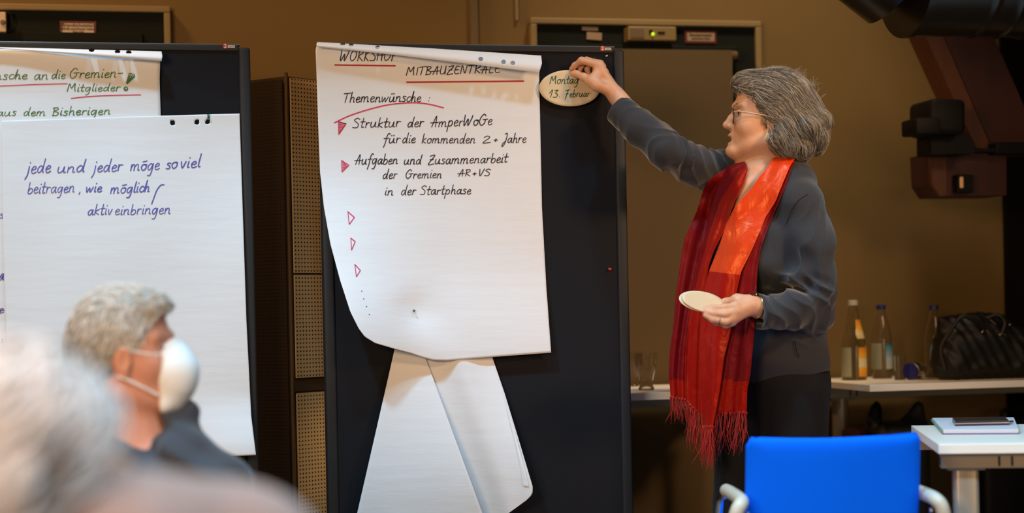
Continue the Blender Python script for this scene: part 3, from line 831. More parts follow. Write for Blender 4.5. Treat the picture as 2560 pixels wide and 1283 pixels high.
# ---- right board: main sheet
def H_main(px, py):
    px = np.asarray(px, float); py = np.asarray(py, float)
    wL = 1 - sstep(800, 1130, px)
    h = 0.004 + 0.022 * (1 - sstep(108, 215, py)) * 0.6
    h = h + 0.115 * wL * sstep(330, 905, py) ** 1.3                 # left part bows towards the room
    h = h + 0.040 * sstep(640, 900, py) * (0.45 + 0.55 * wL)
    h = h + 0.012 * np.exp(-((px - 1075 - (py - 790) * 0.25) / 46) ** 2) * sstep(770, 890, py)
    h = h - 0.010 * np.exp(-((px - 1035) ** 2 + (py - 777) ** 2) / 2200.0)
    return h
S_main = Sheet(H_main)
main = S_main.build('flip_chart_sheet', [(793, 108), (1080, 126), (1350, 146)], [(1350, 146), (1348, 190), (1355, 520), (1366, 720), (1378, 882)],
    [(938, 858), (985, 872), (1030, 884), (1062, 895), (1085, 901), (1120, 902), (1230, 893), (1378, 882)],
    [(793, 108), (789, 125), (791, 180), (795, 300), (800, 430), (810, 520), (826, 610), (850, 700), (876, 780), (897, 822), (912, 842), (938, 858)], 110, 120, M_paper)
tag(main, 'white flip-chart sheet headed Themenwünsche, its lower left corner bowing off the pinboard', 'flip-chart sheet')
# folded top strip with punched holes (seen from its back)
foldU = lambda x: np.interp(x, [793, 1080, 1352], [105, 121, 139])
foldL = lambda x: np.interp(x, [793, 1000, 1348], [117, 139, 182])
holes_main = [(857, 111), (878, 113), (944, 118.5), (1202, 147.5), (1259, 155), (1282, 157.5)]
def H_flap(px, py):
    t = np.clip((py - foldU(px)) / (foldL(px) - foldU(px)), 0, 1)
    w = (foldL(px) - foldU(px)) / 43.0
    return 0.016 + (0.022 + 0.020 * w) * np.sin(0.25 + t * 1.75) + 0.006 * (1 - t) * w
S_flap = Sheet(H_flap)
flap = S_flap.build('folded_top_strip', [(793, 105), (1080, 121), (1353, 139)], [(1353, 139), (1355, 158), (1348, 182)], [(793, 117), (1000, 139), (1348, 182)],
    [(793, 105), (791, 112), (793, 117)], 300, 24, M_paper, main, holes=[(a, b, 6.0, 5.6 if a > 1000 else 4.0) for a, b in holes_main])
L = []
L += WW('WORKSHOP', 849, 992, 152, 152, 14.5, 2.4)
L += WW('MITBAUZENTRALE', 1015, 1250, 188.5, 181.5, 10.8, 2.4)
L += WW('Themenwünsche', 857, 1052, 256, 254, 13, 2.4); L += WW(':', 1068, 1076, 254, 254, 11, 2.4)
L += WW('Struktur', 881, 1000, 320, 317, 13, 2.4); L += WW('der', 1018, 1058, 318, 317, 13, 2.4); L += WW('AmperWoGe', 1077, 1230, 318, 312, 13.5, 2.4)
L += WW('für', 958, 1000, 358, 357, 12, 2.2); L += WW('die', 1005, 1038, 358, 357, 12, 2.2); L += WW('kommenden', 1054, 1188, 358, 358, 12, 2.2)
L += WW('2', 1205, 1226, 358, 357, 9.5, 2.2); L += WW('+', 1233, 1244, 357, 357, 9, 2.4); L += WW('Jahre', 1256, 1315, 357, 357, 12, 2.2)
L += WW('Aufgaben', 887, 994, 411, 410, 13, 2.4); L += WW('und', 1009, 1053, 411, 410, 12, 2.4); L += WW('Zusammenarbeit', 1070, 1268, 411, 406, 12.5, 2.4)
L += WW('der', 956, 992, 447, 446, 12, 2.2); L += WW('Gremien', 1013, 1104, 446, 445, 11.5, 2.2); L += WW('AR', 1145, 1176, 441, 440, 9, 2.2); L += WW('+', 1180, 1191, 440, 440, 8, 2.4); L += WW('VS', 1196, 1226, 440, 440, 9, 2.2)
L += WW('in', 961, 983, 488, 488, 11.5, 2.2); L += WW('der', 1002, 1039, 488, 487, 12, 2.2); L += WW('Startphase', 1050, 1177, 487, 485, 12, 2.2)
ink_words(S_main, L, M_inkblack, main)
for u_ in ((polyline([(837, 162.5), (988, 164.5)], 20), 3.6), (polyline([(1017, 205.5), (1309, 203)], 40), 4.0)): ink_lines('red_underline', S_main, [u_], M_inkred, main)
arc = spline([(836, 307), (872, 290), (914, 276), (960, 264), (1000, 258.5), (1040, 257), (1075, 261), (1109, 269.5)], 8)
tri = lambda a, b, c: [(polyline([a, b], 6), 2.2), (polyline([b, c], 6), 2.2), (polyline([c, a], 6), 1.8)]
ink_lines('pink_arc', S_main, [(arc, 3.0)], M_inkpink, main)
arrows = [tri((846, 304), (865, 309.5), (847, 336)) + [(polyline([(848, 307 + k * 3.8), (864.5 - k * 2.4, 309 + k * 3.6)], 4), 2.4) for k in range(7)],
          tri((854, 401), (872, 413), (855, 430)) + [(polyline([(856.5, 405 + k * 4.6), (869 - abs(k - 2) * 3.0, 411 + k * 2.4)], 4), 2.0) for k in range(5)],
          tri((869.5, 529), (886, 543.5), (873, 561)), tri((877, 595), (888, 604), (879, 625)), tri((887, 661), (901, 676), (891, 692))]
for k, a_ in enumerate(arrows): ink_lines('pink_arrow', S_main, a_, M_inkpink, main, off=0.0014 + 0.0002 * (k < 2))
for x, y in ((904, 727.5), (909, 747), (916, 766), (923, 786)): ink_lines('ink_dot', S_main, [(polyline([(x, y), (x + 0.8, y + 0.8)], 3), 2.2)], M_inkblack, main)

# ---- sheet hanging below, folded
def H_low(px, py):
    ridge = np.interp(py, [860, 895, 1283, 1420], [1055, 1064, 1206, 1256])
    t = sstep(860, 1260, py)
    left = np.interp(py, [860, 1283, 1420], [985, 893, 862])
    u = np.clip((px - left) / np.maximum(ridge - left, 1), 0, 1)
    hl = 0.012 + t * (0.03 + 0.055 * u) - 0.01 * np.sin(u * math.pi) * t
    return hl
S_lowL = Sheet(H_low)
low = empty('flip_chart_sheet', on_y(1100, 1283, YB - 0.03), 'white flip-chart sheet hanging folded below the Themenwünsche sheet', 'flip-chart sheet')
zfix = 1440
S_lowL.build('front_fold', [(990, 850), (1056, 850)], [(1056, 850), (1064, 895), (1206, 1283), (1262, zfix)], [(858, zfix), (1262, zfix)], [(990, 850), (985, 880), (893, 1283), (858, zfix)], 40, 60, M_paper, low)
def H_lowR(px, py):
    ridge = np.interp(py, [860, 895, 1283, 1420], [1055, 1064, 1206, 1256])
    t = sstep(860, 1260, py)
    right = np.interp(py, [860, 895, 985, 1222, 1300], [1222, 1232, 1262, 1332, 1342])
    u = np.clip((px - ridge + 20) / np.maximum(right - ridge + 20, 1), 0, 1)
    return 0.006 + t * (0.012 + 0.075 * u ** 1.5) + 0.016 * np.exp(-((u - 0.55) / 0.2) ** 2) * (1 - 0.4 * t)
S_lowR = Sheet(H_lowR)
S_lowR.build('back_fold', [(1030, 850), (1222, 850)], [(1222, 850), (1232, 897), (1262, 985), (1300, 1110), (1332, 1218), (1331, 1236), (1318, 1250), (1272, 1283), (1262, 1290)],
    [(1190, 1345), (1225, 1316), (1262, 1290)], [(1030, 850), (1045, 897), (1180, 1283), (1190, 1345)], 50, 60, M_paper, low)
ink = MB()
e0 = [S_lowR.p(x, y, 0.003) for x, y in ((1258, 985), (1285, 1070), (1303, 1130), (1322, 1216), (1309, 1214), (1294, 1130), (1278, 1066))]
raw('turned_edge', e0, [tuple(range(len(e0)))], M_paper, low)

# ---- left board: back sheet with rolled top
def H_bk(px, py):
    return 0.003 + 0.014 * (1 - sstep(118, 250, py)) + 0.002 * np.sin(px * 0.02)
S_bk = Sheet(H_bk)
bk = S_bk.build('flip_chart_sheet', [(-190, 112), (0, 122), (401, 136)], [(401, 136), (399, 200), (402, 288), (412, 700), (420, 980)], [(-160, 992), (420, 980)], [(-190, 112), (-180, 500), (-160, 992)], 60, 60, M_paper)
tag(bk, 'flip-chart sheet with green handwriting and rolled top edge, at the back of the left pinboard', 'flip-chart sheet')
fU = lambda x: np.interp(x, [-190, 0, 404], [110, 118, 128.5])
fL = lambda x: np.interp(x, [-190, 0, 404], [112, 121, 153.5])
holes_bk = [(229, 125.5), (294, 129.5), (322, 131)]
def H_flap2(px, py):
    t = np.clip((py - fU(px)) / (fL(px) - fU(px)), 0, 1); w = (fL(px) - fU(px)) / 25.0
    return 0.014 + (0.022 + 0.018 * w) * np.sin(0.3 + t * 1.7) + 0.005 * (1 - t) * w
Sheet(H_flap2).build('rolled_top_strip', [(-190, 110), (0, 118), (404, 128.5)], [(404, 128.5), (406, 140), (404, 153.5)], [(-190, 112), (0, 121), (404, 153.5)], [(-190, 110), (-190, 112)], 320, 16, M_paper, bk,
    holes=[(a, b, 7.0, 4.4) for a, b in holes_bk])
L = []
L += WW('wünsche', -60, 68, 199, 198, 11.5, 2.4); L += WW('an', 84, 120, 199, 198, 12, 2.2); L += WW('die', 128, 163, 197, 196, 11, 2.2)
L += WW('Gremien-', 173, 306, 196, 193, 13, 2.4)
ink_words(S_bk, L, M_inkolive, bk)
L = WW('Mitglieder', 167, 300, 229, 227, 10, 2.2)
L += WW('aus', -8, 40, 290, 289, 10.5, 2.2); L += WW('dem', 58, 114, 289, 289, 10.5, 2.2); L += WW('Bisherigen', 129, 276, 289, 286, 11, 2.4)
L += [[(polyline(a, 8), 2.4) for a in ([(323.5, 183.5), (341.5, 187), (314, 214), (323.5, 183.5)], [(326, 188), (317, 210)], [(331, 188), (319, 207)], [(336, 189), (322, 203)])]]
L[-1] += [(np.array([(314.5 + 4.5 * math.cos(a), 222 + 4.5 * math.sin(a)) for a in np.linspace(0, 6.3, 16)]), 3.0), (polyline([(311, 223), (318, 223)], 4), 2.5)]
ink_words(S_bk, L, M_inkgreen, bk)
for u_ in ((polyline([(-60, 217), (0, 215), (90, 211), (168, 209)], 20), 2.2), (spline([(178, 246), (219, 241.5), (280, 238.5), (352, 237)], 8), 2.4)): ink_lines('pink_underline', S_bk, [u_], M_inkpink, bk)
L = []
for i, (t, y) in enumerate((('es', 545), ('da', 700), ('a', 696), ('te', 782), ('er', 786), ('zu', 858))):
    L += WW(t, -18 if len(t) > 1 else 0, 9 if len(t) > 1 else 9, y, y, 11, 2.2)
ink_words(S_bk, L, M_inkblue, bk)

# ---- left board: front sheet
def H_fr(px, py):
    return 0.013 + 0.045 * sstep(980, 1145, py) * (0.35 + 0.65 * sstep(420, 640, px)) + 0.006 * sstep(300, 700, py) + 0.003 * np.sin(px * 0.015 + py * 0.006)
S_fr = Sheet(H_fr)
holes_fr = [(431, 307.5), (492.5, 305.5), (519, 304.5)]
fr = S_fr.build('flip_chart_sheet', [(4, 302), (300, 292), (599, 284)], [(599, 284), (606, 500), (616, 800), (628, 1040), (640, 1138)], [(24, 1152), (300, 1148), (560, 1142), (640, 1138)],
    [(4, 302), (8, 600), (16, 850), (24, 1152)], 200, 220, M_paper, holes=[(a, b, 6.0, 6.3) for a, b in holes_fr])
tag(fr, 'flip-chart sheet with blue handwriting and punched holes, in front on the left pinboard', 'flip-chart sheet')
L = []
L += WW('jede', 66, 126, 434, 431, 17, 2.9); L += WW('und', 142, 212, 432, 430, 15, 2.9); L += WW('jeder', 232, 305, 431, 427, 16, 2.9)
L += WW('möge', 325, 398, 427, 424, 15, 2.9); L += WW('so', 414, 443, 422, 420, 15, 2.9); L += WW('viel', 450, 500, 420, 418, 16, 2.9)
L += WW('beitragen', 68, 186, 484, 481, 14.5, 2.4); L += WW(',', 197, 202, 482, 482, 12, 2.4); L += WW('wie', 214, 254, 481, 480, 13.5, 2.9); L += WW('möglich', 275, 373, 484, 480, 14, 2.9)
L += [[(spline([(410, 462), (402, 463), (392, 476), (385, 494), (379, 510)], 6), 3.0)]]
L += WW('aktiv', 218, 280, 538, 536, 14, 2.4); L += WW('einbringen', 286, 426, 537, 534, 13.5, 2.4)
ink_words(S_fr, L, M_inkblue, fr)

# ---- pins
M_pingreen = mat('pin_green', (0.02, 0.16, 0.10), 0.35); M_pinred = mat('pin_red', (0.5, 0.02, 0.02), 0.35); M_pinwhite = mat('pin_white', (0.5, 0.5, 0.5), 0.35)
M_steel = mat('steel', (0.5, 0.5, 0.5), 0.25, 1.0)
def pin(px, py, Y, m, label, tilt=(0, -1, 0.0), r=0.0042):
    p = on_y(px, py, Y); ax = nrm(tilt)
    e = empty('push_pin', p, label, 'pin')
    MB().lathe(p + ax * 0.002, [(0.0, 0), (r, 0.0005), (r * 1.0, 0.002), (r * 0.55, 0.003), (r * 0.5, 0.008), (r * 0.9, 0.009), (r * 0.9, 0.0105), (0, 0.011)], 16, ax).build('pin_head', m, e, True)
    MB().tube([p + ax * 0.003, p - ax * 0.009], 0.0006, 6).build('needle', M_steel, e)
pin(1034.5, 777, YB - 0.0045 - float(H_main(1034.5, 777)), M_pingreen, 'dark green pin in the lower part of the Themenwünsche sheet', r=0.0034)
pin(1523, 673, YB, M_pinred, 'small red pin on bare black felt beside the Themenwünsche sheet', r=0.004)
pin(1515, 140.5, YB, M_pinwhite, 'small white pin at upper right corner of the right pinboard', r=0.0026)
pin(521, 296, YB - 0.016, M_pingreen, 'green pin at a punched hole of the left front sheet', tilt=(0.0, -1, 0.9), r=0.0045)
# ------------------------------------------------------------------ tables
M_top = mat('table_top_white', (0.90, 0.82, 0.70), 0.4)
M_edge = mat('table_edge', (0.50, 0.47, 0.41), 0.5)
M_tframe = mat('table_frame', (0.36, 0.31, 0.24), 0.35, 0.35)
M_slot = mat('slot_dark', (0.01, 0.01, 0.01), 0.8)
def table(name, F, u, v, L, D, th, label, leg_at, beam_back, cat='table', beam_h=0.036, beam_from=0.0, slots=(), col_w=0.062, round_leg=False, legs_v=None):
    """F front-left corner on the top surface, u along the front edge, v towards the back"""
    zt = F[2]
    r = empty(name, (*(F + u * L / 2 + v * D / 2)[:2], 0), label, cat)
    A = Matrix([list(u), list(v), [0, 0, 1]]).transposed()
    c = F + u * L / 2 + v * D / 2
    MB().box(c - [0, 0, th / 2], (L, D, th), A, bevel=0.0015).build('table_top', M_top, r)
    zb = zt - th - 0.004
    for k, off in enumerate((beam_back, D - 0.07)):
        bc = F + u * (beam_from + (L - beam_from) / 2) + v * off; bc[2] = zb - beam_h / 2
        bo = MB().box(bc, (L - beam_from - 0.02, 0.04, beam_h), A, bevel=0.002).build('frame_beam', M_tframe, r)
        if k == 0:
            e0 = F + u * (beam_from + 0.0095) + v * off; e0[2] = zb - beam_h / 2
            MB().box(e0, (0.003, 0.022, beam_h * 0.55), A).build('end_slot', M_slot, bo)
            for sx in slots:
                s0 = F + u * sx + v * (off - 0.0201); s0[2] = zb - beam_h / 2
                MB().box(s0, (0.0055, 0.002, beam_h * 0.7), A).build('slot', M_slot, bo)
    for su in (beam_from + leg_at, L - leg_at):
        for sv in (legs_v or (beam_back + 0.01, D - 0.08)):
            p = F + u * su + v * sv
            h_ = zb - beam_h
            if round_leg: MB().tube([(p[0], p[1], 0.012), (p[0], p[1], h_)], col_w / 2, 24).build('leg', M_tframe, r, True)
            else:
                m = MB().box((p[0], p[1], (h_ + 0.012) / 2), (col_w, col_w * 0.8, h_ - 0.012), A, bevel=0.012, seg=3)
                m.build('leg', M_tframe, r, True)
            MB().box((p[0], p[1], h_ - 0.004), (col_w + 0.03, 0.05, 0.007), A, bevel=0.002).build('mounting_plate', M_tframe, r)
            if legs_v and len(legs_v) == 1: MB().box(F + u * su + v * D / 2 - [0, 0, F[2] - 0.03], (0.06, D * 0.9, 0.03), A, bevel=0.008).build('floor_bar', M_tframe, r)
            MB().tube([(p[0], p[1], 0), (p[0], p[1], 0.014)], col_w * 0.55, 20).build('foot', M_black, r, True)
    for u_ in (0,): pass
    return r
ZT = 0.735
F1 = on_z(2346, 1111, ZT); B1 = on_z(2278, 1064, ZT)
v1 = nrm(B1 - F1); u1 = np.array([v1[1], -v1[0], 0])
table('conference_table', F1, u1, v1, 1.40, float(np.linalg.norm(B1 - F1)), 0.0245, 'white conference table with metal frame at right edge, in front of the bottle table', 0.074, 0.055, beam_h=0.035, slots=(0.150, 0.181), beam_from=0.0, legs_v=(0.085,))
# notebook and phone
def on_t(px, py, z=ZT): return on_z(px, py, z)
q = [on_t(2329, 1056), on_t(2357, 1087), on_t(2548, 1086), on_t(2536, 1055)]
nb_ = empty('notebook', np.mean(q, 0), 'white notepad with purple cover edge on the conference table', 'notebook')
MB().prism([p + [0, 0, 0.0005] for p in q], (0, 0, 0.0022)).build('back_cover', mat('cover_purple', (0.07, 0.02, 0.16), 0.5), nb_)
cq = np.mean(q, 0); q2 = [cq + (p - cq) * 0.985 for p in q]
MB().prism([p + [0, 0, 0.0028] for p in q2], (0, 0, 0.0105)).build('pages', mat('page_white', (0.66, 0.66, 0.70), 0.6), nb_)
MB().prism([q2[0] + [0, 0, 0.003], q2[1] + [0, 0, 0.003], q2[1] + [-0.004, -0.002, 0.003], q2[0] + [-0.004, 0, 0.003]], (0, 0, 0.007)).build('binding', mat('binding_green', (0.20, 0.32, 0.24), 0.6), nb_)
zp = ZT + 0.0135
q = [on_z(2381, 1056, zp), on_z(2388, 1066, zp), on_z(2522, 1063, zp), on_z(2512, 1054, zp)]
cp = np.mean(q, 0)
ph = empty('spectacle_case', cp, 'black slim case with silver rim lying on the white notepad', 'case')
MB().prism([p + [0, 0, 0.0005] for p in q], (0, 0, 0.005)).build('lower_shell', mat('case_violet', (0.03, 0.015, 0.07), 0.3), ph)
MB().prism([cp + (p - cp) * 1.015 + [0, 0, 0.0056] for p in q], (0, 0, 0.0022)).build('metal_rim', M_steel, ph)
MB().prism([p + [0, 0, 0.0079] for p in q], (0, 0, 0.0055)).build('upper_shell', mat('case_black', (0.015, 0.014, 0.018), 0.25), ph)
MB().tube([q[2] + [0.0, 0, 0.007], q[2] + [0.014, 0.004, 0.008]], 0.0045, 10).build('clasp', M_steel, ph, True)

ZB2 = 0.82
C2 = on_z(2174, 963, ZB2)
X_, Y_ = np.array([1.0, 0, 0]), np.array([0, 1.0, 0])
t2 = table('side_table', C2, X_, Y_, 1.5, YW - 0.035 - C2[1], 0.0225, 'white table against the wall carrying the bottles and black handbag', on_y(2102, 1050, C2[1] + 0.49)[0] - C2[0], 0.48, beam_h=0.042, slots=(0.13, 0.155), round_leg=True, col_w=0.056, beam_from=0.0)
C3 = on_z(1400, 982 + 4, ZB2)
F3 = on_z(1630, 982, ZB2); F3 = np.array([C3[0], F3[1], ZB2])
t3 = table('side_table', F3, X_, Y_, on_z(1985, 982, ZB2)[0] - F3[0], YW - 0.12 - F3[1], 0.0235, 'white table with drinking glasses, between right pinboard and the speaker', 0.03, 0.40, beam_h=0.042, round_leg=True, col_w=0.04, legs_v=(0.28,))

# ------------------------------------------------------------------ bottles and glasses
def glass_mat(name, col, rough=0.03):
    return mat(name, col, rough, **{'Transmission Weight': 1.0, 'IOR': 1.30})
M_glass = glass_mat('clear_glass', (0.95, 0.95, 0.93)); M_glassg = glass_mat('green_tint_glass', (0.92, 0.93, 0.84))
M_capw = mat('cap_white', (0.45, 0.42, 0.36), 0.5); M_capb = mat('cap_blue', (0.010, 0.016, 0.11), 0.4)
def label_mat(name, cols):
    """horizontal colour bands of a printed label, soft blotches inside"""
    m = mat(name, cols[0][1], 0.5); nt = m.node_tree; b = nt.nodes['Principled BSDF']
    tc = nt.nodes.new('ShaderNodeTexCoord'); sp = nt.nodes.new('ShaderNodeSeparateXYZ')
    n = nt.nodes.new('ShaderNodeTexNoise'); n.inputs['Scale'].default_value = 8
    ad = nt.nodes.new('ShaderNodeMath'); ad.operation = 'MULTIPLY_ADD'; ad.inputs[1].default_value = 0.22
    sb = nt.nodes.new('ShaderNodeMath'); sb.operation = 'SUBTRACT'; sb.inputs[1].default_value = 0.11
    cr = nt.nodes.new('ShaderNodeValToRGB'); cr.color_ramp.interpolation = 'EASE'
    while len(cr.color_ramp.elements) < len(cols): cr.color_ramp.elements.new(0.5)
    for e, (p, c) in zip(cr.color_ramp.elements, cols): e.position = p; e.color = (*c, 1)
    L = nt.links.new
    L(tc.outputs['UV'], sp.inputs[0]); L(tc.outputs['UV'], n.inputs['Vector']); L(n.outputs[0], ad.inputs[0]); L(sp.outputs['Y'], ad.inputs[2]); L(ad.outputs[0], sb.inputs[0]); L(sb.outputs[0], cr.inputs[0]); L(cr.outputs[0], b.inputs['Base Color'])
    return m
M_labj = label_mat('juice_label', [(0, (0.75, 0.28, 0.01)), (0.28, (0.80, 0.40, 0.03)), (0.36, (0.72, 0.66, 0.36)), (0.55, (0.70, 0.66, 0.40)), (0.68, (0.80, 0.42, 0.03)), (1, (0.72, 0.25, 0.01))])
M_labn = label_mat('juice_neck_label', [(0, (0.62, 0.50, 0.20)), (0.3, (0.70, 0.55, 0.25)), (0.5, (0.80, 0.40, 0.03)), (1, (0.70, 0.22, 0.01))])
M_labw = label_mat('water_label', [(0, (0.50, 0.52, 0.52)), (0.35, (0.48, 0.55, 0.58)), (0.6, (0.22, 0.42, 0.52)), (0.8, (0.10, 0.30, 0.42)), (1, (0.03, 0.10, 0.22))])
M_labback = mat('label_back', (0.30, 0.30, 0.20), 0.6)
def wrap(name, base, prof, z0, z1, a0, a1, m, parent, n=20, k=10):
    """label strip following the bottle profile between heights z0..z1 and angles a0..a1"""
    H_ = np.array([p[1] for p in prof]); R_ = np.array([p[0] for p in prof])
    V = []; uvs = []
    for i in range(n):
        for j in range(k):
            z = z0 + (z1 - z0) * j / (k - 1); a = a0 + (a1 - a0) * i / (n - 1)
            rr_ = np.interp(z, H_, R_) + 0.0006
            V.append(base + [rr_ * math.cos(a), rr_ * math.sin(a), z]); uvs.append((i / (n - 1), j / (k - 1)))
    o = raw(name, V, grid_faces(n, k), m, parent, True)
    uv = o.data.uv_layers.new(name='label')
    for lp in o.data.loops: uv.data[lp.index].uv = uvs[lp.vertex_index]
    return o
def bottle(px, py, z, prof, cap_r, cap_h, capm, glass, labels, label, dia=None, liquid=None):
    base = on_z(px, py, z + 0.0005)
    base = on_y(px, py, base[1]); base[2] = z + 0.0005
    r = empty('bottle', base, label, 'bottle', 'bottles on the side tables')
    inner = [(max(a - 0.0028, 0.0015), min(max(b, 0.006), prof[-1][1])) for a, b in prof][::-1]
    MB().lathe(base, [(0.0, 0.0)] + prof + inner + [(0.0, 0.006)], 32).build('glass_body', glass, r, True)
    top = prof[-1][1]
    MB().lathe(base, [(cap_r, top - cap_h * 0.75), (cap_r * 1.05, top - cap_h * 0.7), (cap_r * 1.03, top + cap_h * 0.2), (cap_r * 0.9, top + cap_h * 0.28), (0, top + cap_h * 0.28)], 24).build('cap', capm, r, True)
    for nm, z0, z1, a0, a1, m in labels: wrap(nm, base, prof, z0, z1, math.radians(a0), math.radians(a1), m, r)
    return r
juice = [(0.041, 0.0), (0.0425, 0.006), (0.0425, 0.115), (0.039, 0.135), (0.031, 0.165), (0.023, 0.20), (0.0175, 0.235), (0.0145, 0.262), (0.0145, 0.268)]
water = [(0.034, 0.0), (0.036, 0.006), (0.0365, 0.125), (0.0355, 0.15), (0.030, 0.18), (0.021, 0.212), (0.0145, 0.238), (0.0140, 0.252), (0.0140, 0.258)]
def sc(prof, k): return [(a * k, b * k) for a, b in prof]
bottle(2136, 950, ZB2, sc(juice, 1.03), 0.0165, 0.018, M_capw, M_glassg, [('body_label', 0.012, 0.115, -92, -18, M_labj), ('body_label', 0.012, 0.115, 120, 235, M_labback), ('neck_label', 0.146, 0.212, -95, 10, M_labn)],
       'juice bottle with white cap and orange labels at left end of the wall table')
bottle(2206, 946, ZB2, sc(water, 1.0), 0.0160, 0.017, M_capb, M_glass, [('body_label', 0.034, 0.126, -92, -5, M_labw), ('body_label', 0.034, 0.126, 150, 245, M_labback)],
       'water bottle with blue cap standing beside the orange-labelled juice bottle')
bottle(2338, 944, ZB2, sc(water, 0.98), 0.0160, 0.017, M_capb, M_glass, [('body_label', 0.028, 0.122, -140, -40, M_labw)],
       'water bottle with blue cap partly behind the black handbag')
bottle(1681, 957, ZB2, sc(juice, 1.02), 0.0165, 0.018, M_capw, M_glassg, [('body_label', 0.012, 0.115, -170, -60, M_labj), ('neck_label', 0.146, 0.205, -150, -40, M_labn)],
       'juice bottle with white cap half hidden by the red scarf')
def tumbler(px, py, z, prof, label, group=None):
    base = on_z(px, py, z + 0.0005); base[2] = z + 0.0005
    inner = [(max(a - 0.0016, 0.001), max(b, 0.005)) for a, b in prof][::-1]
    o = MB().lathe(base, [(0, 0)] + prof + inner + [(0, 0.005)], 32).build('drinking_glass', M_glass, None, True)
    return tag(o, label, 'glass', group)
tul = [(0.024, 0.0), (0.026, 0.004), (0.021, 0.02), (0.025, 0.045), (0.034, 0.075), (0.0365, 0.10), (0.036, 0.122)]
tumbler(1616, 976, ZB2, tul, 'waisted drinking glass on the small table, nearest the red scarf', 'drinking glasses')
tumbler(1579, 966, ZB2, tul, 'waisted drinking glass on the small table, half hidden by the pinboard frame', 'drinking glasses')
tumbler(2250, 950, ZB2, [(0.018, 0), (0.019, 0.004), (0.021, 0.085)], 'plain tumbler standing behind the lying glass with blue base', 'drinking glasses')
b0 = on_z(2276, 950, ZB2); ax = nrm(np.array([0.80, 0.60, 0.0])); ctr = b0 + [0, 0, 0.0295]
lg_ = empty('lying_jar', ctr - [0, 0, 0.029], 'glass jar with round blue lid lying on its side before the handbag', 'jar')
MB().lathe(ctr, [(0, 0.004), (0.0265, 0.004), (0.0285, 0.012), (0.0285, 0.075), (0.0255, 0.085), (0.0245, 0.085), (0.0265, 0.074), (0.0265, 0.014), (0.0, 0.010)], 32, ax).build('glass_body', M_glass, lg_, True)
MB().lathe(ctr, [(0, -0.006), (0.027, -0.005), (0.0290, -0.002), (0.0290, 0.004), (0.0, 0.0045)], 32, ax).build('blue_lid', mat('lid_blue', (0.006, 0.008, 0.16), 0.4), lg_, True)

# ------------------------------------------------------------------ handbag, bags under the table
M_leather = mat('black_leather', (0.003, 0.003, 0.0035), 0.46, bump=(60, 0.3, 0.003), spec=0.35)
M_nickel = mat('ring_nickel', (0.35, 0.28, 0.20), 0.3, 1.0)
bagc = on_y(2452, 945, C2[1] + 0.20); bagc[2] = ZB2 + 0.002
bag = empty('handbag', bagc, 'black leather handbag with metal rings standing on the wall table', 'handbag')
B_ = Body()
kx = (C2[1] + 0.20) / ray(2452, 900)[1] / FPX       # metres per pixel there
bl = lambda px, py, dy=0.0: on_y(px, py, C2[1] + 0.20 + dy)
B_.box(bl(2450, 885), (0.155, 0.075, 0.085), 0.045, None, 0.03)
B_.ell(bl(2440, 838), (0.115, 0.062, 0.075), None, 0.05)
B_.ell(bl(2370, 905), (0.052, 0.060, 0.060), None, 0.04)
B_.ell(bl(2540, 885), (0.06, 0.07, 0.09), None, 0.04)
B_.cap(bl(2362, 812), bl(2500, 806), 0.030, 0.028, 0.03)
B_.plane((0, 0, ZB2 + 0.002), (0, 0, -1), 0.006)
B_.disp = lambda P: -0.0022 * np.sin(P[:, 0] * 62 + 2.5 * np.sin(P[:, 2] * 40)) * np.sin(P[:, 2] * 33 + P[:, 0] * 20) - 0.0015 * np.sin(P[:, 0] * 160 + P[:, 2] * 90)
c = bl(2450, 870)
body_mesh('bag_body', B_, np.arange(c[0] - 0.24, c[0] + 0.26, 0.005), np.arange(c[1] - 0.13, c[1] + 0.13, 0.005), np.arange(ZB2 - 0.004, ZB2 + 0.27, 0.005), M_leather, bag, 1)
for px, py in ((2462, 838), (2505, 846)):
    p = bl(px, py, -0.072)
    MB().tube([p + 0.016 * np.array([math.cos(t), -0.25 * math.sin(t), math.sin(t)]) for t in np.linspace(0, 2 * math.pi, 25)], 0.0022, 8, cap=False).build('metal_ring', M_nickel, bag, True)
MB().tube(spline([bl(2462, 826, -0.076), bl(2440, 800, -0.085), bl(2405, 792, -0.08), bl(2375, 830, -0.078), bl(2352, 872, -0.07), bl(2362, 925, -0.085)], 8), 0.007, 10).build('handle', M_leather, bag, True)
MB().tube(spline([bl(2505, 834, -0.076), bl(2512, 806, -0.08), bl(2495, 788, -0.06), bl(2470, 795, -0.05)], 8), 0.007, 10).build('handle', M_leather, bag, True)
MB().tube([bl(2466, 792, -0.045), bl(2490, 812, -0.066)], 0.0026, 8).build('zip_pull', M_nickel, bag, True)
MB().lathe(bl(2524, 812, -0.075), [(0, 0), (0.004, 0.0005), (0.003, 0.003), (0, 0.004)], 12, (0, -1, 0)).build('stud', M_nickel, bag, True)
YR = C2[1] + 0.30
rk = empty('rucksack', (*on_y(2235, 1080, YR)[:2], 0), 'large black rucksack standing on the floor under the bottle table', 'rucksack')
R_ = Body(); rl = lambda px, py, dy=0.0: on_y(px, py, YR + dy)
R_.box((rl(2235, 1060)[0], YR, 0.34), (0.098, 0.11, 0.335), 0.05, None, 0.03)
R_.cap(rl(2180, 1050), rl(2186, 1016), 0.02, 0.013, 0.03); R_.cap(rl(2280, 1050), rl(2296, 1016), 0.03, 0.016, 0.03)
R_.cap(rl(2296, 1020), rl(2308, 1060), 0.014, 0.016, 0.02)
R_.plane((0, 0, 0.003), (0, 0, -1), 0.006)
body_mesh('bag_body', R_, np.arange(rl(2140, 1050)[0], rl(2330, 1050)[0], 0.008), np.arange(YR - 0.14, YR + 0.14, 0.008), np.arange(-0.01, 0.80, 0.008), mat('rucksack_nylon', (0.004, 0.004, 0.005), 0.6), rk, 1)
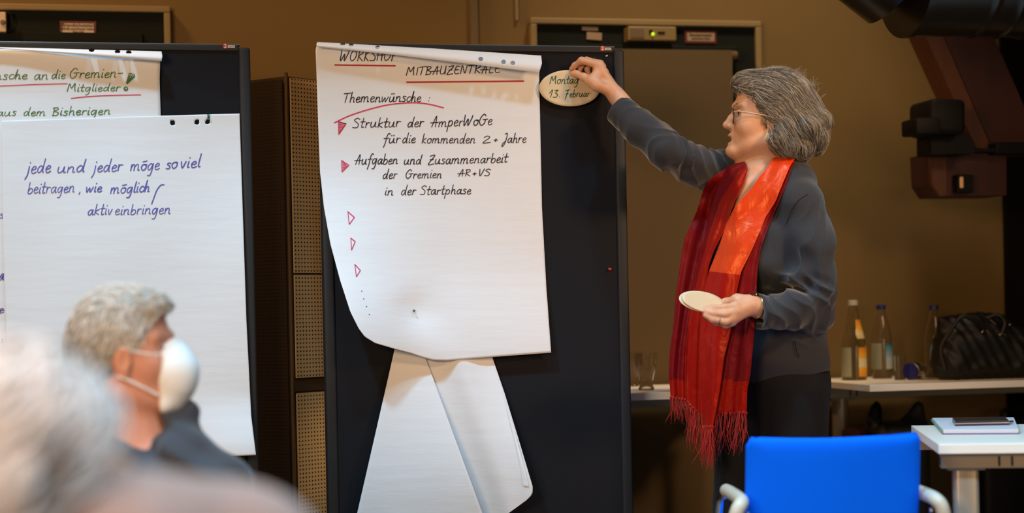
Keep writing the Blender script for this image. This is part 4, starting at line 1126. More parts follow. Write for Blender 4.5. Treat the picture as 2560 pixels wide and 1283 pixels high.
MB().tube(spline([rl(2186, 1018, -0.02), rl(2191, 1008, -0.04), rl(2199, 1022, -0.06), rl(2200, 1060, -0.10)], 6), 0.007, 8).build('strap', M_black, rk, True)
rb = Body(); rbp = on_y(2140, 1080, YR + 0.02)
rb.box((rbp[0], YR + 0.03, 0.33), (0.026, 0.07, 0.325), 0.02, None, 0.02); rb.plane((0, 0, 0.003), (0, 0, -1), 0.004)
o = body_mesh('cloth_bag', rb, np.arange(rbp[0] - 0.04, rbp[0] + 0.04, 0.006), np.arange(YR - 0.06, YR + 0.12, 0.006), np.arange(-0.01, 0.70, 0.008), mat('bag_darkred', (0.045, 0.004, 0.004), 0.8), None, 1)
tag(o, 'narrow dark red cloth bag standing between table leg and rucksack', 'bag')
cs = on_y(2468, 1000, C2[1] + 0.36)
ca = empty('suitcase', (cs[0] + 0.16, C2[1] + 0.44, 0), 'black suitcase standing upright under the right end of the wall table', 'suitcase')
MB().box((cs[0] + 0.16, C2[1] + 0.44, 0.355), (0.32, 0.10, 0.62), bevel=0.03, seg=3).build('shell', M_black, ca, True)
MB().tube(spline([(cs[0] + 0.10, C2[1] + 0.44, 0.66), (cs[0] + 0.11, C2[1] + 0.44, 0.69), (cs[0] + 0.21, C2[1] + 0.44, 0.69), (cs[0] + 0.22, C2[1] + 0.44, 0.66)], 5), 0.009, 8).build('handle', M_black, ca, True)
for dx in (0.03, 0.29):
    MB().tube([(cs[0] + dx - 0.012, C2[1] + 0.44, 0.025), (cs[0] + dx + 0.012, C2[1] + 0.44, 0.025)], 0.0245, 16).build('wheel', M_black, ca, True)

# ------------------------------------------------------------------ blue chair, seen from behind
DCH = 3.95
M_blue = mat('chair_blue', (0.0, 0.135, 0.95), 0.85, noise=(500, 0.06), bump=(900, 0.25, 0.0006), spec=0.10)
M_pad = mat('arm_cream', (0.56, 0.51, 0.40), 0.4); M_chrome = mat('chrome', (0.75, 0.73, 0.72), 0.08, 1.0)
pc = at(2096, 1283, DCH)
chair = empty('armchair', (*(pc + FW * 0.22)[:2], 0), 'blue upholstered armchair with cream armrests, its back to the camera', 'chair')
xa = nrm(at(2318, 1283, DCH) - at(1873, 1283, DCH)); xa[2] = 0; xa = nrm(xa); ya = np.array([-xa[1], xa[0], 0])
hw = 0.2085
zc_top = at(2096, 1096, DCH)[2]
o0 = at(2096, 1096, DCH); o0[2] = 0
V = []; nU, nV = 40, 44
ring_ = []
def back_pt(u, z, side):
    t = (z - 0.40) / (zc_top - 0.40)
    bow = 0.045 * u * u; lean = 0.07 * (1 - t)
    edge = 0.016 * (1 - max(abs(u) ** 10, max(0, t) ** 26)) ** 0.5 if max(abs(u) ** 10, max(0, t) ** 26) < 1 else 0
    ww = hw * (1.0 + 0.012 * (1 - t))
    # rounded top corners
    x = u * ww
    return o0 + xa * x + ya * (bow + lean + 0.018 - side * edge) + np.array([0, 0, z])
m = MB(); ids = {}
for sd in (1, -1):
    for i in range(nU):
        for j in range(nV):
            u = -1 + 2 * i / (nU - 1); t = j / (nV - 1)
            zlim = zc_top + 0.006 * u * u + 0.002 * u - 0.020 * max(0, (abs(u) - 0.93) / 0.07) ** 2.2
            z = 0.40 + (zlim - 0.40) * (1 - (1 - t) ** 1.3)
            ids[sd, i, j] = m.bm.verts.new(back_pt(u, z, sd))
for sd in (1, -1):
    for i in range(nU - 1):
        for j in range(nV - 1):
            m.bm.faces.new((ids[sd, i, j], ids[sd, i + 1, j], ids[sd, i + 1, j + 1], ids[sd, i, j + 1]))
bmesh.ops.remove_doubles(m.bm, verts=m.bm.verts[:], dist=0.0004)
m.build('backrest', M_blue, chair, True)
sb = Body(); sc_ = o0 + ya * 0.32 + np.array([0, 0, 0.435])
sb.box(sc_, (0.225, 0.225, 0.035), 0.03, np.array([xa, ya, [0, 0, 1]]), 0.01)
body_mesh('seat', sb, np.arange(sc_[0] - 0.34, sc_[0] + 0.34, 0.01), np.arange(sc_[1] - 0.34, sc_[1] + 0.34, 0.01), np.arange(0.38, 0.49, 0.007), M_blue, chair, 1)
W_ = lambda x, y, z: o0 + xa * x + ya * y + np.array([0, 0, z])
zA = at(1850, 1240, DCH)[2]
for s_ in (-1, 1):
    px_ = s_ * (hw + 0.020)
    pad = spline([W_(px_ + s_ * 0.022, 0.012, zA - 0.075), W_(px_ + s_ * 0.012, 0.006, zA - 0.035), W_(px_, 0.018, zA - 0.019), W_(px_ - s_ * 0.004, 0.07, zA - 0.016), W_(px_ - s_ * 0.004, 0.22, zA - 0.018), W_(px_ - s_ * 0.004, 0.33, zA - 0.022)], 7)
    MB().tube(pad, [0.0165] * len(pad), 16).build('armrest', M_pad, chair, True)
    fr_ = spline([W_(s_ * 0.20, 0.045, 0.50), W_(s_ * 0.235, 0.02, zA - 0.10), W_(px_ + s_ * 0.030, 0.014, zA - 0.085), W_(px_ + s_ * 0.030, 0.03, 0.30), W_(px_ + s_ * 0.024, -0.02, 0.012)], 6)
    MB().tube(fr_, 0.0105, 12).build('leg', M_chrome, chair, True)
    f2_ = spline([W_(px_, 0.325, zA - 0.03), W_(px_ + s_ * 0.008, 0.39, zA - 0.08), W_(px_ + s_ * 0.012, 0.46, 0.30), W_(px_ + s_ * 0.014, 0.52, 0.012)], 6)
    MB().tube(f2_, 0.0105, 12).build('leg', M_chrome, chair, True)
    MB().tube([W_(s_ * 0.205, 0.12, 0.39), W_(px_ + s_ * 0.028, 0.03, 0.39)], 0.009, 10).build('seat_bar', M_chrome, chair, True)
    MB().tube([W_(s_ * 0.205, 0.45, 0.39), W_(px_ + s_ * 0.012, 0.45, 0.39)], 0.009, 10).build('seat_bar', M_chrome, chair, True)
    MB().lathe(W_(s_ * (hw + 0.004), 0.01, zA - 0.045), [(0, 0), (0.007, 0.001), (0.006, 0.006), (0, 0.007)], 14, xa * s_).build('bolt', M_chrome, chair, True)
# ------------------------------------------------------------------ people: shared materials
def skin_mat(name, col, noise=0.10):
    m = mat(name, col, 0.48, noise=(55, noise, 3), bump=(420, 0.12, 0.001), spec=0.4)
    b = m.node_tree.nodes['Principled BSDF']
    b.inputs['Subsurface Weight'].default_value = 0.12; b.inputs['Subsurface Radius'].default_value = (0.008, 0.003, 0.0015)
    return m
M_skin = skin_mat('skin_fair', (0.66, 0.345, 0.20))
def cloth(name, col, rough=0.85, sheen=0.3, weave=900, spec=0.25, strength=0.35):
    m = mat(name, col, rough, spec=spec, sheen=sheen, noise=(700, 0.28, 2))
    nt = m.node_tree; b = nt.nodes['Principled BSDF']
    tc = nt.nodes.new('ShaderNodeTexCoord')
    n = nt.nodes.new('ShaderNodeTexNoise'); n.inputs['Scale'].default_value = weave; n.inputs['Detail'].default_value = 1
    n2 = nt.nodes.new('ShaderNodeTexNoise'); n2.inputs['Scale'].default_value = 26; n2.inputs['Detail'].default_value = 3
    ad = nt.nodes.new('ShaderNodeMath'); ad.operation = 'MULTIPLY_ADD'; ad.inputs[1].default_value = 5.0
    bp = nt.nodes.new('ShaderNodeBump'); bp.inputs['Strength'].default_value = strength; bp.inputs['Distance'].default_value = 0.0012
    L = nt.links.new
    L(tc.outputs['Object'], n.inputs['Vector']); L(tc.outputs['Object'], n2.inputs['Vector'])
    L(n2.outputs[0], ad.inputs[0]); L(n.outputs[0], ad.inputs[2]); L(ad.outputs[0], bp.inputs['Height']); L(bp.outputs[0], b.inputs['Normal'])
    b.inputs['Sheen Roughness'].default_value = 0.4
    return m
M_jacket = cloth('jacket_wool', (0.030, 0.032, 0.037), sheen=0.45)
M_trouser = cloth('trouser_cloth', (0.007, 0.007, 0.008), sheen=0.08)
M_gold = mat('gold', (0.75, 0.48, 0.16), 0.25, 1.0)

# ------------------------------------------------------------------ the standing speaker
SD = 4.95
KP = FPX / SD
woman = empty('person', (at(1925, 1283, SD)[0], at(1925, 1283, SD)[1], 0), 'standing person in glasses, dark jacket and red scarf pressing a card to the pinboard', 'person')
HC = at(1925, 300, SD)
th = math.radians(5)
hf = -CR * math.cos(th) + FW * math.sin(th); hl = -FW * math.cos(th) - CR * math.sin(th); hu = CU
HA = np.array([hf, hu, hl])
def hp(a, b, c=0.0): return HC + a * hf + b * hu + c * hl
def hx(px, py, c=0.0): return hp((1925 - px) / KP, (300 - py) / KP, c)

body = Body()
# head
body.ell(hp(0.006, 0.034), (0.098, 0.097, 0.074), HA, 0.02)
body.ell(hp(0.052, -0.030), (0.058, 0.084, 0.060), HA, 0.03)
for sd in (-1, 1):
    body.cap(hp(0.012, -0.066, 0.050 * sd), hp(0.102, -0.092, 0.012 * sd), 0.020, 0.016, 0.025)
    body.ell(hp(0.068, -0.020, 0.040 * sd), (0.030, 0.026, 0.021), HA, 0.02)
    body.cap(hp(0.1005, 0.041, 0.004 * sd), hp(0.078, 0.039, 0.046 * sd), 0.0085, 0.009, 0.012)
body.ell(hp(0.106, -0.091), (0.0235, 0.0185, 0.022), HA, 0.016)
body.ell(hp(0.090, -0.053), (0.026, 0.030, 0.029), HA, 0.018)
for sd in (-1, 1):
    body.ell(hp(0.102, 0.019, 0.034 * sd), (0.017, 0.013, 0.019), HA, 0.014, '-')
    body.ell(hp(0.0815, 0.019, 0.032 * sd), (0.0125, 0.0125, 0.0135), HA, 0.003)
    body.cap(hp(0.0925, 0.0255, 0.018 * sd), hp(0.084, 0.025, 0.047 * sd), 0.0035, 0.003, 0.004)
    body.cap(hp(0.0925, 0.0115, 0.020 * sd), hp(0.084, 0.012, 0.046 * sd), 0.003, 0.003, 0.006)
body.chain([hp(0.0985, 0.026), hp(0.113, 0.006), hp(0.1275, -0.0135)], [0.0085, 0.0090, 0.0105], 0.010)
body.cap(hp(0.1265, -0.0145), hp(0.110, -0.026), 0.009, 0.006, 0.008)
for sd in (-1, 1):
    body.ell(hp(0.1115, -0.0195, 0.0115 * sd), (0.0115, 0.0085, 0.007), HA, 0.006)
    body.ell(hp(0.1165, -0.0275, 0.0075 * sd), (0.005, 0.003, 0.003), HA, 0.003, '-')
body.ell(hp(0.1115, -0.0450), (0.0125, 0.0062, 0.021), HA, 0.005)
body.ell(hp(0.1105, -0.0695), (0.0125, 0.0066, 0.019), HA, 0.005)
body.ell(hp(0.121, -0.0575), (0.022, 0.0072, 0.017), HA, 0.003, '-')
# ear
body.ell(hp(-0.004, -0.014, 0.070), (0.019, 0.031, 0.008), HA, 0.006)
body.ell(hp(0.001, -0.012, 0.078), (0.011, 0.020, 0.005), HA, 0.004, '-')
body.ell(hp(0.008, -0.046, 0.067), (0.009, 0.012, 0.006), HA, 0.006)
# neck and the part of the chest the scarf leaves open
neck0, neck1 = hp(-0.012, -0.070), at(1912, 455, 4.985)
body.cap(neck0, neck1, 0.054, 0.060, 0.03)
sL = nrm(0.286 * CR - 0.25 * FW); sL[2] = 0; sL = nrm(sL)
tf = np.cross(sL, [0, 0, 1.0]); TA = np.array([sL, tf, [0, 0, 1.0]])
body.ell(at(1884, 468, 4.955), (0.095, 0.055, 0.085), TA, 0.035)
body.cap(at(1868, 470, 4.91), at(1838, 540, 4.885), 0.028, 0.012, 0.03)
body.ell(at(1905, 580, 4.985), (0.155, 0.105, 0.20), TA, 0.03)
body.ell(at(1930, 760, 4.985), (0.130, 0.095, 0.20), TA, 0.04)
body.ell(at(1940, 925, 4.995), (0.130, 0.095, 0.12), TA, 0.04)
# arms (inside the sleeves) and hands
def DB(px, py=250): return YB / ray(px, py)[1]
A_ = lambda px, py, off: at(px, py, DB(px, py) - off)
shL, shR = at(2000, 508, 4.87), at(1795, 432, 5.08)
elL, elR = at(2036, 772, 4.85), at(1664, 372, 4.91)
wrL = at(1888, 768, 4.745)
wrR = A_(1541, 240, 0.095)
body.chain([at(1960, 500, 4.9), shL, elL], [0.05, 0.048, 0.036], 0.02)
body.chain([at(1850, 440, 5.05), shR, elR], [0.05, 0.048, 0.036], 0.02)
body.chain([elL, at(1925, 772, 4.765), wrL], [0.036, 0.032, 0.0285], 0.015)
body.chain([elR, at(1590, 300, 4.965), wrR], [0.036, 0.031, 0.0275], 0.015)
# right hand: pinches the card from above
k = 0.008
palm = [(1503, 172, 0.088), (1506, 176, 0.070), (1510, 181, 0.052), (1514, 188, 0.037)]
for p in palm: body.cap(A_(1533, 228, 0.093 - (0.088 - p[2]) * 0.6), A_(*p), 0.0185, 0.0125, 0.012)
body.chain([A_(1499, 163, 0.088), A_(1454, 151, 0.060), A_(1437, 164, 0.036), A_(1428, 172, 0.0235)], [0.0135, 0.0098, 0.0085, 0.0066], k)          # index
body.chain([A_(1501, 160, 0.070), A_(1466, 150, 0.046), A_(1452, 166, 0.028), A_(1450, 178, 0.030)], [0.0125, 0.0088, 0.0076, 0.0062], k)          # middle
body.chain([A_(1506, 166, 0.052), A_(1476, 156, 0.032), A_(1468, 174, 0.024), A_(1474, 186, 0.034)], [0.0115, 0.0084, 0.0072, 0.0062], k)         # ring
body.chain([A_(1512, 178, 0.037), A_(1488, 172, 0.024), A_(1484, 188, 0.024), A_(1490, 196, 0.034)], [0.0105, 0.0075, 0.0066, 0.0055], k)       # little
body.chain([A_(1527, 226, 0.094), A_(1492, 213, 0.104), A_(1460, 193, 0.072), A_(1442, 185, 0.046), A_(1431, 184, 0.037)], [0.020, 0.0165, 0.0100, 0.0088, 0.0066], 0.012)  # thumb
body.cap(A_(1500, 178, 0.086), A_(1480, 202, 0.100), 0.0165, 0.0150, 0.014)
# left hand: fingers in front of the cards, thumb behind them
h = lambda px, py, d: at(px, py, d)
for p in ((1838, 765, 4.712), (1838, 779, 4.706), (1834, 793, 4.706), (1829, 805, 4.712)):
    body.cap(h(1868, 766, 4.738), h(*p), 0.022, 0.0125, 0.014)
body.chain([h(1838, 766, 4.710), h(1812, 769, 4.706), h(1781, 771, 4.709), h(1759, 772, 4.711)], [0.0125, 0.0095, 0.0088, 0.0068], k)
body.chain([h(1838, 780, 4.704), h(1812, 786, 4.694), h(1783, 784, 4.699), h(1761, 778, 4.706)], [0.0125, 0.0096, 0.0088, 0.0068], k)
body.chain([h(1833, 795, 4.703), h(1814, 805, 4.694), h(1783, 800, 4.698), h(1762, 789, 4.704)], [0.0122, 0.0094, 0.0085, 0.0066], k)
body.chain([h(1829, 806, 4.712), h(1816, 813, 4.716), h(1790, 806, 4.712), h(1774, 797, 4.710)], [0.0108, 0.0085, 0.0075, 0.0060], k)
body.chain([h(1880, 757, 4.742), h(1843, 750, 4.752), h(1815, 756, 4.784), h(1788, 760, 4.792)], [0.021, 0.0155, 0.0105, 0.0080], 0.012)
# legs inside the trousers
hipL, hipR = at(1985, 980, 4.93), at(1868, 980, 5.04)
ftL, ftR = np.array([*at(1990, 1283, 4.95)[:2], 0.09]), np.array([*at(1862, 1283, 5.05)[:2], 0.09])
for hp_, ft_ in ((hipL, ftL), (hipR, ftR)):
    body.chain([hp_, (hp_ + ft_) / 2 + tf * 0.015, ft_], [0.070, 0.055, 0.04], 0.02)
    body.cap(ft_ - [0, 0, 0.045], ft_ + tf * 0.13 - [0, 0, 0.055], 0.034, 0.028, 0.02)
x0, x1 = A_(1420, 180, 0.1)[0] - 0.02, at(2100, 600, 4.8)[0] + 0.02
zs = axis_steps((0.0, 0.80, 0.012), (0.80, at(1800, 835, 4.7)[2], 0.008), (at(1800, 835, 4.7)[2], at(1800, 720, 4.7)[2], 0.0022),
                (at(1800, 720, 4.7)[2], at(1853, 530, 4.8)[2], 0.006), (at(1853, 530, 4.8)[2], 1.86, 0.0024))
xs_ = axis_steps((x0, at(1570, 200, 5.0)[0], 0.0022), (at(1570, 200, 5.0)[0], at(1740, 770, 4.7)[0], 0.006), (at(1740, 770, 4.7)[0], at(1935, 300, 4.95)[0], 0.0022), (at(1935, 300, 4.95)[0], x1, 0.005))
P_ = [p for p in (at(1800, 770, 4.66), A_(1500, 200, 0.13), hp(0, 0, 0.1), hp(0, 0, -0.1), A_(1500, 180, 0.0), ftL, ftR)]
y0, y1 = min(p[1] for p in P_) - 0.02, max(p[1] for p in P_) + 0.10
ys_ = np.arange(y0, y1, 0.0029)
o_body = body_mesh('body', body, xs_, ys_, zs, M_skin, woman, 1)

# lips, brows and eyes as small surfaces of their own
M_lip = mat('lip', (0.48, 0.15, 0.12), 0.4)
M_eye = mat('eye_white', (0.5, 0.42, 0.36), 0.15); M_iris = mat('iris', (0.03, 0.022, 0.015), 0.1)
for sd in (1, -1):
    e = MB().lathe(hp(0.0815, 0.0185, 0.032 * sd), [(0.0, 0.0137), (0.003, 0.0134), (0.0055, 0.0126)], 20, nrm(hf * 0.95 + hl * 0.25 * sd - hu * 0.12))
    e.build('iris', M_iris, woman, True)
    lash = [np.array([hp(0.0945 - 0.010 * t * t, 0.0225 + 0.002 * math.sin(t * 3), (0.022 + 0.026 * t) * sd), hp(0.0965 - 0.010 * t * t, 0.0215, (0.022 + 0.028 * t) * sd), hp(0.0985 - 0.010 * t * t, 0.0222, (0.022 + 0.029 * t) * sd)]) for t in np.linspace(0, 1, 26)]
    strands('eyelashes', lash, [0.0007] * 26, [(0.02, 0.015, 0.012)] * 26, hair_mat('lash'), woman, 3)
bw = []
for sd in (1, -1):
    for i in range(46):
        t = random.random()
        p = hp(0.1095 - 0.026 * t ** 1.3, 0.0435 + 0.004 * math.sin(t * 3) + random.uniform(-0.003, 0.003), (0.012 + 0.036 * t) * sd)
        p = p - hu * 0.004
        bw.append(np.array([p, p + 0.006 * (hl * sd * 0.8 + hu * 0.2 - hf * 0.3), p + 0.011 * (hl * sd * 0.8 + hu * 0.05 - hf * 0.45)]))
M_hair = hair_mat('grey_brown_hair')
strands('eyebrows', bw, [0.0006] * len(bw), [(0.36, 0.23, 0.15)] * len(bw), M_hair, woman, 3)
tee = MB()
tee.box(hp(0.1085, -0.0525), (0.026, 0.006, 0.006), Matrix((RT, FW, UP)).transposed() @ Matrix.Rotation(math.radians(90), 3, 'Z'), bevel=0.002)
tee.build('teeth', mat('teeth', (0.75, 0.66, 0.52), 0.25), woman)

# hair
hair = Body()
hair.ell(hp(-0.020, 0.046), (0.110, 0.103, 0.090), HA, 0.02)
hair.ell(hp(-0.082, -0.018), (0.080, 0.088, 0.083), HA, 0.03)
hair.ell(hp(0.068, 0.104), (0.044, 0.034, 0.060), HA, 0.03)
hair.ell(hp(-0.040, -0.060, 0.060), (0.047, 0.054, 0.036), HA, 0.02)
hair.ell(hp(-0.040, -0.060, -0.060), (0.047, 0.054, 0.036), HA, 0.02)
for a, b, c, r in ((-0.125, -0.055, 0.045, 0.036), (-0.09, -0.088, 0.055, 0.030), (-0.055, -0.085, 0.080, 0.026), (-0.02, -0.065, 0.082, 0.026), (-0.14, -0.01, 0.03, 0.034),
                   (-0.125, -0.06, -0.03, 0.036), (-0.07, -0.1, 0.0, 0.036), (-0.105, -0.03, 0.075, 0.028)):
    hair.ell(hp(a, b, c), (r, r, r), HA, 0.010)
hair.ell(hp(0.117, -0.030), (0.102, 0.113, 0.16), HA, 0.012, '-')
hair.cap(hp(-0.02, -0.10), at(1915, 470, 4.98), 0.058, 0.065, 0.02, '-')
def hair_disp(P):
    q = (P - HC) @ HA.T
    ang = np.arctan2(q[:, 1] - 0.02, -q[:, 0] + 0.05)
    s = np.sin(ang * 34 + q[:, 2] * 60 + 6 * np.sin(q[:, 0] * 30)) * 0.0022 + np.sin(q[:, 2] * 150 + ang * 12) * 0.0016
    return s + 0.0025 * np.sin(q[:, 0] * 95) * np.sin(q[:, 1] * 80)
hair.disp = hair_disp
lo = hp(0.13, -0.14, -0.11); hi = hp(-0.19, 0.17, 0.11)
bx = np.stack([hp(a, b, c) for a in (0.14, -0.19) for b in (-0.15, 0.17) for c in (-0.12, 0.12)])
g_ = [np.arange(bx[:, i].min(), bx[:, i].max(), 0.0032) for i in range(3)]
M_hairbase = mat('hair_under', (0.115, 0.092, 0.068), 0.6, noise=(60, 0.4))
o_hair = body_mesh('hair', hair, *g_, M_hairbase, woman, 1)
hair.disp = None
# locks
co = np.zeros(len(o_hair.data.vertices) * 3, np.float32); o_hair.data.vertices.foreach_get('co', co); co = co.reshape(-1, 3).astype(float)
q = (co - HC) @ HA.T
sel = np.where((q[:, 2] > -0.07) & ~((q[:, 0] > -0.02) & (q[:, 1] < -0.07)) & ((q - [0.117, -0.03, 0])[:, :2] / [0.112, 0.123] ** np.array(1) > -9).all(1))[0]
N = 5200
st = co[rng.choice(sel, N)]
ph = rng.uniform(0, 6.28, N); cu = rng.uniform(0.3, 1.0, N)
def flow(P, s):
    q = (P - HC) @ HA.T
    low = sstep(0.02, -0.08, q[:, 1])
    wob = np.sin(ph + s * 9) * (0.25 + 0.9 * low * cu)
    up_f = np.where(q[:, 0] > 0.05, 0.55, -0.25) - 0.75 * sstep(0.04, -0.09, q[:, 0])
    f = -hf[None] * (1.0 - 0.6 * low)[:, None] + hu[None] * (up_f - 0.25)[:, None] + hl[None] * (0.35 * sstep(0.02, 0.09, q[:, 0]) + wob * 0.25)[:, None]
    f += (hu * 0.30)[None] * np.sin(ph * 3.1)[:, None] + (hu * 0.42)[None] * np.sin(q[:, 0] * 55 + q[:, 2] * 40 + 5 * np.sin(q[:, 1] * 28))[:, None] + (hl * 0.3)[None] * np.sin(ph * 5.3 + s * 4)[:, None]
    f += (hu[None] * (np.cos(ph + s * 9) * low * cu)[:, None]) * 0.9
    return f
stp = 16
lift = np.clip(rng.normal(0.0028, 0.0030, N), -0.0005, 0.012)[:, None] + np.linspace(0, 0.004, stp)[None] * rng.uniform(-0.2, 1, N)[:, None]
PTS = grow(hair, st, flow, stp, rng.uniform(0.0035, 0.0062, N), lift)
pal = np.array([(0.145, 0.112, 0.078), (0.20, 0.163, 0.118), (0.30, 0.262, 0.205), (0.39, 0.350, 0.285), (0.50, 0.465, 0.395), (0.085, 0.062, 0.042)])
qs = (st - HC) @ HA.T
w_dark = sstep(0.03, -0.07, qs[:, 1])
ci = np.array([rng.choice(6, p=[.12 + .12 * w, .16 + .1 * w, .24 - .02 * w, .24 - .12 * w, .18 - .14 * w, .06 + .06 * w]) for w in w_dark])
fdist = ((PTS[:, :, :] - HC) @ HA.T)
inface = (((fdist[..., 0] - 0.117) / 0.088) ** 2 + ((fdist[..., 1] + 0.03) / 0.100) ** 2 < 1).any(1)
ok = np.where(~inface)[0]
strands('hair_locks', [PTS[i] for i in ok], rng.uniform(0.0004, 0.0010, N)[ok], (pal[ci] * (0.92 + 0.38 * np.sin(qs[:, 1] * 75 + qs[:, 0] * 42 + qs[:, 2] * 55 + 2 * np.sin(qs[:, 0] * 30)))[:, None])[ok] * rng.uniform(0.9, 1.1, (N, 1))[ok], M_hair, o_hair, 4)
# flyaway wisps on the crown
fl = []
for i in range(130):
    a = rng.uniform(-0.15, 0.10); c = rng.uniform(-0.05, 0.07)
    b = 0.045 + 0.106 * math.sqrt(max(0, 1 - ((a + 0.02) / 0.125) ** 2))
    p = hp(a, b - 0.012, c); d = nrm(-hf * rng.uniform(-0.2, 1) + hu * rng.uniform(0.1, 0.6) + hl * rng.uniform(-0.5, 0.5))
    fl.append(np.array([p + d * t * 0.03 + hu * (0.010 * t - 0.012 * t * t) for t in np.linspace(0, 1, 6)]))
strands('flyaway_hair', fl, [0.00045] * len(fl), pal[rng.choice([2, 3, 4], len(fl))], M_hair, o_hair, 3)
# pale earring at the lobe
MB().box(hx(1914, 349, 0.083), (0.013, 0.002, 0.021), Matrix((RT, FW, UP)).transposed() @ Matrix.Rotation(0.5, 3, 'Y'), bevel=0.0009).build('earring', mat('earring_pale', (0.62, 0.48, 0.27), 0.4), woman)

# glasses
gl = empty('glasses', hp(0.111, 0.009), None, None); gl.parent = woman; gl.location = Vector(hp(0.111, 0.009)) - woman.location
M_rim = mat('rim_dark', (0.03, 0.022, 0.018), 0.3); M_templ = mat('temple_beige', (0.62, 0.48, 0.36), 0.35)
lensm = mat('lens', (0.9, 0.9, 0.9), 0.02, **{'Transmission Weight': 1.0}); lensm.node_tree.nodes['Principled BSDF'].inputs['IOR'].default_value = 1.05
for sd in (1, -1):
    rim = [hp(0.1105 - 0.0022 * abs(math.cos(t)), 0.0095 + 0.0225 * math.sin(t), (0.0345 + 0.0245 * math.cos(t)) * sd) for t in np.linspace(0, 2 * math.pi, 33)]
    MB().tube(rim, 0.0016, 8).build('rim', M_rim, gl, True)
    raw('lens', rim[:-1], [tuple(range(32))], lensm, gl)
    tp = spline([hp(0.107, 0.018, 0.059 * sd), hp(0.092, 0.0185, 0.069 * sd), hp(0.05, 0.0105, 0.0765 * sd), hp(0.018, 0.004, 0.080 * sd), hp(-0.01, -0.004, 0.080 * sd)], 5)
    MB().tube(tp, 0.0016, 8).build('temple', M_templ, gl, True)
MB().tube(spline([hp(0.1105, 0.013, 0.0105), hp(0.114, 0.016, 0), hp(0.1105, 0.013, -0.0105)], 5), 0.0015, 8).build('bridge', M_rim, gl, True)

# jacket
jk = Body()
jk.ell(at(1908, 560, 4.985), (0.178, 0.118, 0.205), TA, 0.03)
jk.ell(at(1890, 640, 4.97) + tf * 0.035, (0.150, 0.100, 0.115), TA, 0.05)
jk.ell(at(1935, 760, 4.985), (0.157, 0.118, 0.20), TA, 0.05)
jk.ell(at(1950, 900, 4.985), (0.170, 0.138, 0.17), TA, 0.06)
jk.ell(at(1990, 930, 4.985), (0.105, 0.10, 0.12), TA, 0.05)
jk.cap(at(1880, 440, 5.03), at(1985, 450, 4.92), 0.058, 0.062, 0.05)
jk.cap(at(1925, 425, 4.99), at(1915, 470, 4.985), 0.066, 0.075, 0.04)
jk.chain([at(1950, 490, 4.91), at(1995, 512, 4.87), at(2027, 600, 4.85), at(2031, 690, 4.845), elL], [0.064, 0.072, 0.0715, 0.0695, 0.063], 0.022)
jk.chain([elL, at(1985, 773, 4.80), at(1896, 779, 4.748)], [0.060, 0.054, 0.052], 0.02)
jk.cap(at(1897, 779, 4.749), at(1889, 779, 4.744), 0.0535, 0.0535, 0.004)
jk.chain([at(1850, 445, 5.05), at(1795, 430, 5.07), at(1735, 414, 5.0), elR], [0.065, 0.066, 0.060, 0.056], 0.02)
cufR = at(1541, 268, 4.985)
jk.chain([elR, at(1602, 321, 4.945), cufR], [0.0555, 0.050, 0.0465], 0.02)
# open neck, cuffs
jk.cap(hp(0.02, -0.10, 0), at(1905, 440, 4.97), 0.058, 0.064, 0.006, '-')
jk.cap(at(1882, 440, 4.90), at(1842, 515, 4.80), 0.060, 0.026, 0.006, '-')
dL = nrm(at(1889, 779, 4.744) - at(1985, 773, 4.80)); dR = nrm(cufR - at(1602, 321, 4.945))
jk.plane(at(1893, 779, 4.7465), dL, 0.002) if False else None
def cut_end(B, p, d, r):            # trims a sleeve end square and hollows it
    B.box(np.asarray(p) + d * 0.06, (0.06, 0.085, 0.085), 0.0, frame(d), 0.003, '-')
    B.cap(np.asarray(p) + d * 0.02, np.asarray(p) - d * 0.035, r, r * 0.9, 0.003, '-')
cut_end(jk, at(1893, 779, 4.7465), dL, 0.0435)
cut_end(jk, at(1545, 271, 4.984), dR, 0.0375)
